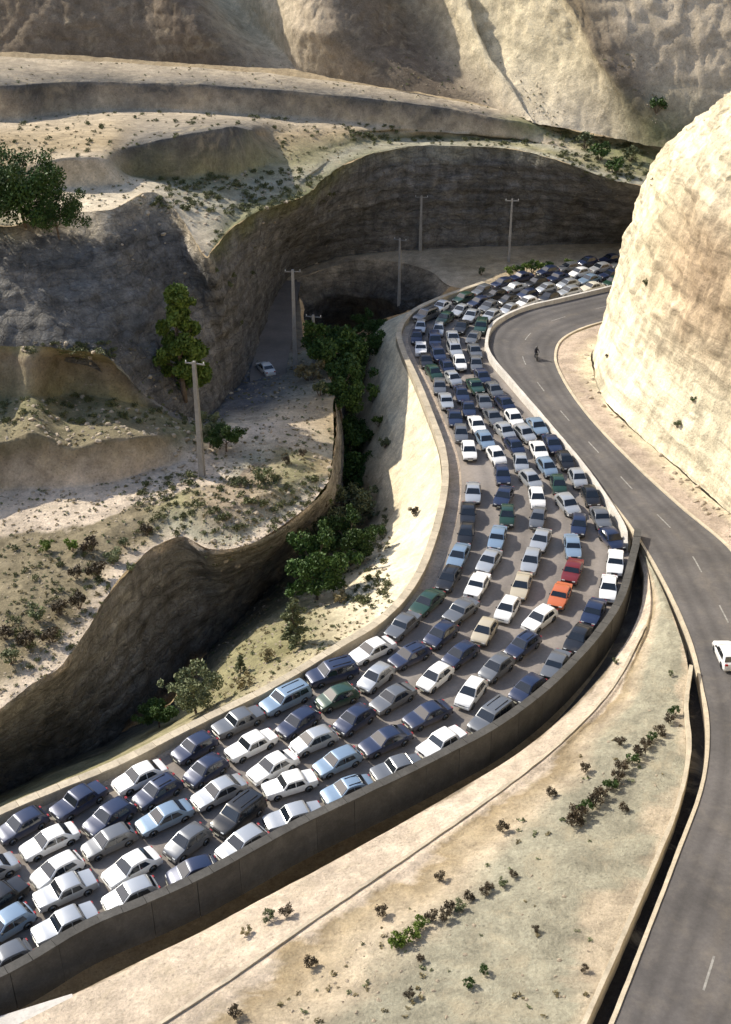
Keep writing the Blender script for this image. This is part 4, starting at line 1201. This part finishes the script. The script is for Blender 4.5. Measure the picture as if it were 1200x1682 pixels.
# bushes by the roads and walls
G1 = 'bushes on the slope outside the parapet'
for i, (x, y, s, k, l) in enumerate([
    (622, 700, 1.9, 'bush_bright', 'yellow-green bush at the top of the slope below the cream parapet wall'),
    (632, 735, 1.5, 'bush_grey', 'grey-green bush just below the yellow-green one on the parapet slope'),
    (612, 660, 1.5, 'bush_bright', 'bright bush highest up the slope, next to the ravine tree'),
    (680, 848, 1.0, 'bush_brown', 'small dark bush alone against the cream parapet slope'),
    (625, 880, 1.5, 'bush_grey', 'grey-green bush halfway down the slope below the widest bend'),
    (590, 800, 1.6, 'bush_deep', 'dark green bush on the lower slope at the shade edge'),
    (605, 835, 1.6, 'bush_dry', 'straw-coloured bush on the lower slope beside the shade edge'),
    (560, 990, 1.4, 'bush_dry', 'dry bush on the grassy slope where the ravine widens'),
    (440, 1085, 1.3, 'bush_dry', 'straw bush on the grassy slope near the parapet, left of the slim tree'),
    (400, 1130, 1.2, 'bush_dry', 'straw bush close to the parapet at the bottom of the grassy slope')]):
    plant(k, x, y, s, l, G1, i)
# green strip beyond the far bend
G2 = 'green shrubs beside the road at the far bend'
for i, x in enumerate(range(838, 940, 12)):
    plant('bush_deep' if i % 2 else 'bush_bright', x, 452 - (x - 838) * .13, 1.7, f"{'dark' if i % 2 else 'bright'} green roadside shrub at the far bend, {ORD[i]} from the left in the hedge", G2, i)
for i, (x, y, s, k, l) in enumerate([
    (790, 452, 1.3, 'bush_grey', 'grey-green bush on the sandy strip under the far cut, left of the hedge'),
    (985, 262, 3.0, 'bush_deep', 'dark green bush on the saddle above the far cut, next to the cream cliff'),
    (960, 245, 2.6, 'bush_grey', 'grey-green bush on the saddle above the far cut'),
    (1010, 285, 2.6, 'bush_deep', 'dark bush at the right end of the saddle, where it meets the cream cliff'),
    (1035, 265, 2.4, 'bush_grey', 'grey bush on the saddle nearest the cream cliff top'),
    (945, 215, 2.4, 'bush_grey', 'grey-green bush at the foot of the sunlit mountain slope'),
    (1078, 185, 2.6, 'bush_deep', 'lone dark bush on the mountain foot above the saddle'),
    (1138, 660, .75, 'bush_deep', 'small dark bush growing alone on the sunlit cream cliff'),
    (1112, 702, .9, 'bush_grey', 'pale bush low on the cream cliff, below the lone dark one'),
    (1060, 470, 1.0, 'bush_grey', 'pale bush high on the left shoulder of the cream cliff'),
    (996, 588, .6, 'bush_brown', 'tiny brown bush at the toe of the cream cliff'),
    (75, 905, 1.3, 'bush_bright', 'green bush beside the dirt path on the left terrace'),
    (118, 905, 1.3, 'bush_bright', 'second green bush beside the dirt path, right of the first'),
    (430, 792, 1.8, 'bush_grey', 'low green bush at the crest of the mound beside the path'),
    (395, 800, 1.2, 'bush_grey', 'low grey bush on the mound left of the crest'),
    (508, 625, 3.0, 'bush_dry', 'big straw-coloured bush beside the two shaded utility poles'),
    (525, 650, 2.0, 'bush_grey', 'pale bush at the terrace edge below the shaded poles'),
    (497, 750, .9, 'bush_brown', 'dark little bush on the ochre terrace end, right one of two'),
    (470, 762, .9, 'bush_brown', 'dark little bush on the ochre terrace end, left one of two'),
    (535, 830, 1.6, 'bush_bright', 'green bush at the tip of the rock wall rim')]):
    plant(k, x, y, s, l, None, i)
# bank between the roads
ROW = [(1018, 1218), (960, 1262), (903, 1302), (825, 1360), (723, 1440), (626, 1498), (508, 1583), (385, 1665)]
for i, (x, y) in enumerate(ROW):
    plant('bush_brown', x, y + 6, .78, f'small dark brown bush on the dirt bank, {ORD[i]} from the top in the spaced row', 'spaced row of small bushes on the bank', i)
A_, B_ = (1108, 1165), (938, 1352)
for i in range(15):
    f = i / 14
    plant('bush_brown' if i % 3 else 'bush_deep', A_[0] + (B_[0] - A_[0]) * f + prng.uniform(-3, 3), A_[1] + (B_[1] - A_[1]) * f ** .9 + prng.uniform(-3, 3) + 6, .8 + .35 * f,
          f'dark scrub bush, {ORD[i]} from the top in the dense line nearest the empty road', 'dense line of dark scrub on the bank', i)
A_, B_ = (838, 1440), (645, 1558)
for i in range(13):
    f = i / 12
    plant(['bush_brown', 'bush_grey', 'bush_brown', 'bush_brown'][i % 4] if f < .75 else 'bush_bright', A_[0] + (B_[0] - A_[0]) * f + prng.uniform(-6, 6), A_[1] + (B_[1] - A_[1]) * f + prng.uniform(-6, 6), .6 + .35 * f,
          f'{"yellow-green" if f >= .75 else "brownish"} scrub bush, {ORD[i]} from the top in the sparse lower line on the bank', 'sparse lower line of scrub on the bank', i)
for i, (x, y, s, k, l) in enumerate([
    (690, 1580, .55, 'bush_brown', 'little brown bush below the end of the sparse scrub line'),
    (770, 1622, .7, 'bush_deep', 'dark green low bush near the bottom of the bank, left of a pair'),
    (795, 1600, .6, 'bush_deep', 'dark green low bush near the bottom of the bank, right of a pair'),
    (672, 1640, .6, 'bush_brown', 'brown bush near the bottom edge of the bank'),
    (1022, 1332, .7, 'bush_brown', 'brown bush alone right of the dense scrub line'),
    (880, 1530, .45, 'bush_brown', 'tiny bush in the middle of the khaki bank'),
    (960, 1595, .5, 'bush_brown', 'tiny bush beside the kerb wall low on the bank'),
    (470, 1505, .8, 'bush_brown', 'brown bush on the pale strip below the grey wall, right one of a cluster'),
    (440, 1512, .9, 'bush_grey', 'grey-green bush on the pale strip below the grey wall, middle of a cluster'),
    (405, 1535, .7, 'bush_dry', 'straw bush on the pale strip below the grey wall, left one of a cluster'),
    (1100, 1110, .5, 'bush_grey', 'small grey bush near the narrow top of the bank'),
    (1010, 1090, .5, 'bush_grey', 'small grey bush near the top of the bank beside the grey wall')]):
    plant(k, x, y, s, l, None, i)
# scrub on the left terraces
G5 = 'dark scrub on the left terrace'
k5 = 0
for (x, y, s) in [(150, 905, 1.6), (185, 925, 1.5), (160, 950, 1.6), (125, 950, 1.3), (205, 900, 1.2), (130, 1000, 1.6), (100, 1010, 1.5), (60, 1020, 1.6), (85, 1055, 1.4), (45, 1065, 1.5), (20, 1090, 1.5), (10, 1050, 1.3), (240, 880, 1.2), (215, 940, 1.1)]:
    plant(['bush_brown', 'bush_grey', 'bush_brown'][k5 % 3], x, y, s, f'{["brown", "grey-green", "brown"][k5 % 3]} scrub bush near the terrace rim above the dark rock wall, {["highest", "second highest", "third highest", "fourth highest", "fifth highest", "sixth highest", "seventh highest", "eighth highest", "ninth highest", "tenth highest", "eleventh highest", "twelfth highest", "thirteenth highest", "fourteenth highest"][sorted([905,925,950.1,950,900,1000,1010,1020,1055,1065,1090,1050,880,940]).index({905:905,925:925,950:950.1 if x==160 else 950,900:900,1000:1000,1010:1010,1020:1020,1055:1055,1065:1065,1090:1090,1050:1050,880:880,940:940}[y])]}', G5, k5)
    k5 += 1

# ---- stuff nobody could count: dry tufts and loose stones
def scatter(name, region, n, builder, mat, seed, keep=None):
    rnd = random.Random(seed); parts = []
    for _ in range(n * 3):
        if len(parts) >= n: break
        poly = rnd.choices(region, [r[4] if len(r) > 4 else 1 for r in region])[0]
        x = rnd.uniform(poly[0], poly[2]); y = rnd.uniform(poly[1], poly[3])
        h_ = hit(x, y)
        if h_ is None: continue
        if keep and not keep(h_, x, y): continue
        parts.append((h_, rnd.uniform(.35, 1.0), rnd.random() * 6.28))
    base = builder(np.random.default_rng(seed))
    bv, bf = base
    Vs, Fs = [], []
    for i, (h_, s, a) in enumerate(parts):
        k = i % len(bv)
        c, si = math.cos(a), math.sin(a)
        M = np.array([[c, -si, 0], [si, c, 0], [0, 0, 1]]) * s
        Vs.append(bv[k] @ M.T + np.array([*h_])); Fs.append(bf[k] + sum(0 for _ in ()) )
    off = 0; FF = []
    for v, f in zip(Vs, Fs):
        FF.append(f + off); off += len(v)
    V = np.concatenate(Vs); F = np.concatenate(FF)
    me = bpy.data.meshes.new(name)
    me.from_pydata(V.tolist(), [], F.tolist()); me.materials.append(MATS[mat]); me.update()
    o = bpy.data.objects.new(name, me); COL.objects.link(o); o['kind'] = 'stuff'
    return o
def tuft_builder(r):
    bv, bf = [], []
    for k in range(6):
        V = leaf_cloud([(0, 0, .12, .22), (r.normal() * .15, r.normal() * .15, .1, .16)], 26, .10, 1, r, .6)
        bv.append(V); bf.append(np.arange(len(V)).reshape(-1, 4))
    return bv, bf
def stone_builder(r):
    bv, bf = [], []
    for k in range(7):
        bm = bmesh.new(); bmesh.ops.create_icosphere(bm, subdivisions=1, radius=.17)
        for v in bm.verts: v.co *= 1 + r.normal() * .22; v.co.z *= .7
        bv.append(np.array([[*v.co] for v in bm.verts])); bf.append(np.array([[w.index for w in f.verts] for f in bm.faces])); bm.free()
    return bv, bf
def boulder_builder(r):
    bv, bf = [], []
    for k in range(9):
        bm = bmesh.new(); bmesh.ops.create_icosphere(bm, subdivisions=2, radius=.42)
        pl = [(Vector(r.normal(size=3)).normalized(), r.uniform(.2, .36)) for _ in range(9)]
        for v in bm.verts:
            for n_, d_ in pl:
                e = v.co.dot(n_) - d_
                if e > 0: v.co -= n_ * e
            v.co.z *= .75
        bv.append(np.array([[*v.co] for v in bm.verts])); bf.append(np.array([[w.index for w in f.verts] for f in bm.faces])); bm.free()
    return bv, bf
def off_roads(h_, x, y):
    if hit.slope < .62 or (x > 970 and y > 330 and h_.z > 3): return False
    if abs(h_.z) < .05: return False          # the flat carriageway
    d1 = np.hypot(FC[:, 0] - h_.x, FC[:, 1] - h_.y).min(); d2 = np.hypot(KC[:, 0] - h_.x, KC[:, 1] - h_.y).min()
    if d1 / (d1 + d2) < .37 and d1 < 14: return False
    for S in (RD,):
        d = np.hypot(S[:, 0] - h_.x, S[:, 1] - h_.y)
        if d.min() < 4.9: return False
    return True
RD = catmull(mid, 600); FC = catmull(np.array([[*p] for p in Fw]), 400); KC = catmull(np.array([[*p] for p in Kw]), 400)
BANK = (300, 1150, 1120, 1682, .35); BANKL = (0, 1450, 700, 1682, .3); SLOPE = (350, 560, 640, 1150, 2); TERR = (0, 560, 545, 1150, 4); PLAT = (0, 90, 1080, 340, 3)
CLF = (980, 200, 1200, 850, 1)
scatter('dry_tufts', [BANK, BANKL, SLOPE, TERR, PLAT], 1500, tuft_builder, 'leaf_dry', 5, off_roads)
scatter('green_tufts', [BANK, SLOPE, TERR, PLAT], 900, tuft_builder, 'leaf_grey', 6, off_roads)
leaf_mat('leaf_olive', (0.075, 0.085, 0.03), (0.13, 0.135, 0.06))
stone_mat('stone_loose', (0.40, 0.33, 0.24), .3, 3.0)
def scrub_builder(r):
    bv, bf = [], []
    for k in range(6):
        V = leaf_cloud([(0, 0, .35, .5), (r.normal() * .4, r.normal() * .4, .3, .4), (r.normal() * .5, r.normal() * .5, .2, .3)], 110, .12, 1, r, .7)
        bv.append(V); bf.append(np.arange(len(V)).reshape(-1, 4))
    return bv, bf
scatter('scrub', [(250, 280, 560, 350, 2), (560, 205, 930, 240, 1.2), (920, 205, 1060, 300, 1.6), (0, 640, 340, 700, .8), (0, 185, 550, 260, .7), (640, 560, 680, 900, .0001), (560, 600, 640, 1000, 1.5), (0, 565, 200, 590, .6), (350, 350, 470, 560, 1), (230, 780, 530, 880, 1.2), (0, 900, 240, 1100, .7)], 950, scrub_builder, 'leaf_olive', 9, off_roads)
scatter('rock_rubble', [(350, 560, 640, 1000, 1), (20, 560, 340, 740, 1), (960, 560, 1200, 900, 3), (200, 280, 560, 460, 1), (0, 700, 350, 830, 1)], 420, lambda r: boulder_builder(r), 'stone_loose', 12, off_roads)
scatter('loose_stones', [BANK, BANKL, SLOPE, TERR, PLAT], 2600, stone_builder, 'stone_loose', 7, off_roads)

# ================================================================== POLES AND THE REST
def utility_pole(px, py, h, r, label, arms=1):
    loc = hit(px, py)
    root = bpy.data.objects.new('utility_pole', None); COL.objects.link(root)
    root.location = loc; root.rotation_euler = (0, 0, prng.uniform(-.5, .5)); tag(root, label, 'utility pole', 'utility poles in the valley')
    V, F = [], []
    # tapering H-section concrete mast
    b, t = r, r * .55
    out = [(-1, -1), (1, -1), (1, -.55), (.35, -.4), (.35, .4), (1, .55), (1, 1), (-1, 1), (-1, .55), (-.35, .4), (-.35, -.4), (-1, -.55)]
    for z, q in ((-.6, b), (h, t)):
        for x, y in out: V.append((x * q, y * q, z))
    k = len(out)
    F = [(i, (i + 1) % k, k + (i + 1) % k, k + i) for i in range(k)] + [tuple(range(k))[::-1], tuple(range(k, 2 * k))]
    link_mesh('mast', V, F, 'pole_concrete', root)
    for a in range(arms):
        z = h - .35 - a * 1.1
        arm = bpy.data.objects.new('crossarm', box_mesh('crossarm', -1.1, 1.1, -.07 + r * .7, .07 + r * .7, z - .07, z + .07, 'steel', .01)); COL.objects.link(arm); arm.parent = root
        for x in (-1.0, 0, 1.0):
            ins = link_mesh('insulator', *(lambda VF: (VF[0], VF[1]))(ins_geo(x, r * .7, z + .07)), 'lamp_glass', arm, True)
def ins_geo(x, y, z):
    V, F = [], []
    for (r0, z0, r1, z1) in ((.03, 0, .03, .1), (.08, .1, .05, .16), (.07, .17, .03, .25)):
        tube(V, F, (x, y, z + z0), (x, y, z + z1), r0, r1, 8)
    return V, F
utility_pole(332, 782, 13.5, .31, 'tall pale grey utility pole standing on the dirt terrace left of the shaded road', 1)
utility_pole(485, 605, 14.5, .33, 'tallest utility pole, beside the shaded side road below the pale ledge', 1)
utility_pole(516, 612, 8.5, .28, 'short utility pole just right of the tallest one', 1)
utility_pole(655, 500, 11, .22, 'thin utility pole in front of the dark spur face', 1)
utility_pole(690, 412, 9.5, .28, 'utility pole on the sandy strip against the far cut, left of two', 1)
utility_pole(835, 430, 10.5, .22, 'utility pole on the sandy strip against the far cut, right of two', 1)

# side road in the shaded hollow with its pale car
SRp = [(470, 462, -3.4), (462, 500, -3.9), (455, 545, -3.9), (445, 590, -3.85), (440, 625, -3.7), (452, 662, -3.3)]
def strip(name, pts, w, mat, dz=.0):
    s = catmull(np.array([[*P(*p)] for p in pts]), 80)
    tan = np.gradient(s, axis=0); tan[:, 2] = 0; tan /= np.linalg.norm(tan, axis=1)[:, None]
    n = np.stack([tan[:, 1], -tan[:, 0], np.zeros(len(s))], 1)
    V = []
    for i in range(len(s)):
        for e in (-.5, -.17, .17, .5):
            q = s[i] + n[i] * w * e
            V.append((q[0], q[1], s[i][2] + .22 + dz))
    F = [(4 * i + j, 4 * i + j + 1, 4 * i + j + 5, 4 * i + j + 4) for i in range(len(s) - 1) for j in range(3)]
    o = link_mesh(name, V, F, mat, smooth=True); o['kind'] = 'structure'
    ca = o.data.color_attributes.new('tint', 'FLOAT_COLOR', 'POINT')
    ca.data.foreach_set('color', np.tile(np.array([.7, .7, .7, 1], np.float32), len(V)))
    return o
strip('side_road', SRp, 5.0, 'asphalt_pale')
h1 = hit(436, 612)
car('sedan', 'white', (h1.x, h1.y, h1.z + .06), 2.0, 'white car parked alone on the shaded side road in the valley', None, True)

# pale slab at the bottom left corner
pts = [P(-120, 1765, .25), P(-10, 1672, .25), (P(118, 1632, .25)), P(134, 1690, .25), P(60, 1790, .25)]
V = pts + [p + Vector((0, 0, -.8)) for p in pts]
F = [tuple(range(5))[::-1], tuple(range(5, 10))] + [(i, (i + 1) % 5, 5 + (i + 1) % 5, 5 + i) for i in range(5)]
o = link_mesh('concrete_slab', V, F, 'concrete_white'); tag(o, 'nearly white concrete slab at the bottom left corner of the bank', 'slab')
# thin stone edging along the pale strip on the bank
ed = [a * .70 + b * .30 + Vector((0, 0, .32)) for a, b in zip(Fw, Kw)][2:]
o = sweep('stone_edging', ed, [(-.12, -.5), (-.12, .12), (.12, .12), (.12, -.5)], 'stone_pale', step=.9, jitter=.03)
tag(o, 'low stone edging running along the pale strip of the bank', 'edging')

# ---- rider on a motorcycle in the far curve of the empty road
def rider():
    loc = hit(880, 590)
    d = (RLw[6] - RLw[8]); rz = math.atan2(-d.y, -d.x)
    mc = bpy.data.objects.new('motorcycle', None); COL.objects.link(mc); mc.location = loc; mc.rotation_euler = (0, 0, rz)
    tag(mc, 'small dark motorcycle in the curve of the empty road', 'motorcycle')
    for x in (-.65, .65):
        w = bpy.data.objects.new('wheel', lathe_mesh('wheel', [(.22, -.04), (.30, -.05), (.31, 0), (.30, .05), (.22, .04)], 'rubber', 16)); COL.objects.link(w); w.parent = mc; w.location = (x, 0, .31)
    V, F = [], []
    for a, b, r in (((-.65, 0, .31), (-.1, 0, .45), .03), ((-.1, 0, .45), (.45, 0, .82), .035), ((.65, 0, .31), (.45, 0, .95), .03), ((-.1, 0, .45), (-.45, 0, .75), .03)):
        tube(V, F, a, b, r, r, 6)
    link_mesh('frame', V, F, 'steel', mc)
    for nm, c in (('tank', (.0, .38, -.13, .13, .72, .95, 'paint_black')), ('seat', (-.6, .02, -.13, .13, .72, .82, 'rubber')), ('engine', (-.15, .25, -.14, .14, .3, .6, 'steel')), ('handlebar', (.38, .43, -.35, .35, .98, 1.02, 'steel'))):
        o = bpy.data.objects.new(nm, box_mesh(nm, *c, .03)); COL.objects.link(o); o.parent = mc
    # the rider: one skinned body
    J = {'pelvis': (-.3, 0, .92, .15), 'spine': (-.22, 0, 1.15, .15), 'chest': (-.12, 0, 1.38, .17), 'neck': (-.05, 0, 1.54, .065), 'head': (-.02, 0, 1.68, .11), 'crown': (-.02, 0, 1.78, .09)}
    E = [('pelvis', 'spine'), ('spine', 'chest'), ('chest', 'neck'), ('neck', 'head'), ('head', 'crown')]
    for s, t in ((-1, 'l'), (1, 'r')):
        J.update({'sh' + t: (-.1, s * .2, 1.44, .075), 'el' + t: (.12, s * .3, 1.2, .05), 'wr' + t: (.34, s * .3, 1.06, .038), 'ha' + t: (.41, s * .29, 1.03, .035),
                  'hi' + t: (-.28, s * .12, .88, .1), 'kn' + t: (.12, s * .2, .78, .075), 'an' + t: (-.05, s * .19, .38, .05), 'fo' + t: (.13, s * .19, .33, .04)})
        E += [('chest', 'sh' + t), ('sh' + t, 'el' + t), ('el' + t, 'wr' + t), ('wr' + t, 'ha' + t), ('pelvis', 'hi' + t), ('hi' + t, 'kn' + t), ('kn' + t, 'an' + t), ('an' + t, 'fo' + t)]
    ks = list(J); me = bpy.data.meshes.new('person')
    me.from_pydata([J[k][:3] for k in ks], [(ks.index(a), ks.index(b)) for a, b in E], [])
    me.materials.append(MATS['cloth_dark'])
    o = bpy.data.objects.new('person', me); COL.objects.link(o); o.location = loc; o.rotation_euler = (0, 0, rz)
    sk = o.modifiers.new('skin', 'SKIN')
    for i, k in enumerate(ks): me.skin_vertices[0].data[i].radius = (J[k][3], J[k][3])
    me.skin_vertices[0].data[0].use_root = True
    sb = o.modifiers.new('sub', 'SUBSURF'); sb.levels = 1; sb.render_levels = 2
    tag(o, 'person in dark clothes and dark helmet riding the motorcycle on the empty road', 'person')
    hm = bpy.data.meshes.new('helmet'); bm = bmesh.new(); bmesh.ops.create_uvsphere(bm, u_segments=16, v_segments=10, radius=.155)
    for v in bm.verts: v.co = Vector((v.co.x * 1.1 - .03, v.co.y, v.co.z + 1.71))
    bmesh.ops.delete(bm, geom=[f for f in bm.faces if f.calc_center_median().z < 1.64], context='FACES')
    bm.to_mesh(hm); bm.free(); hm.materials.append(MATS['paint_black'])
    h = bpy.data.objects.new('helmet', hm); COL.objects.link(h); h.parent = o
plain_mat('cloth_dark', (.03, .03, .04), .9)
rider()
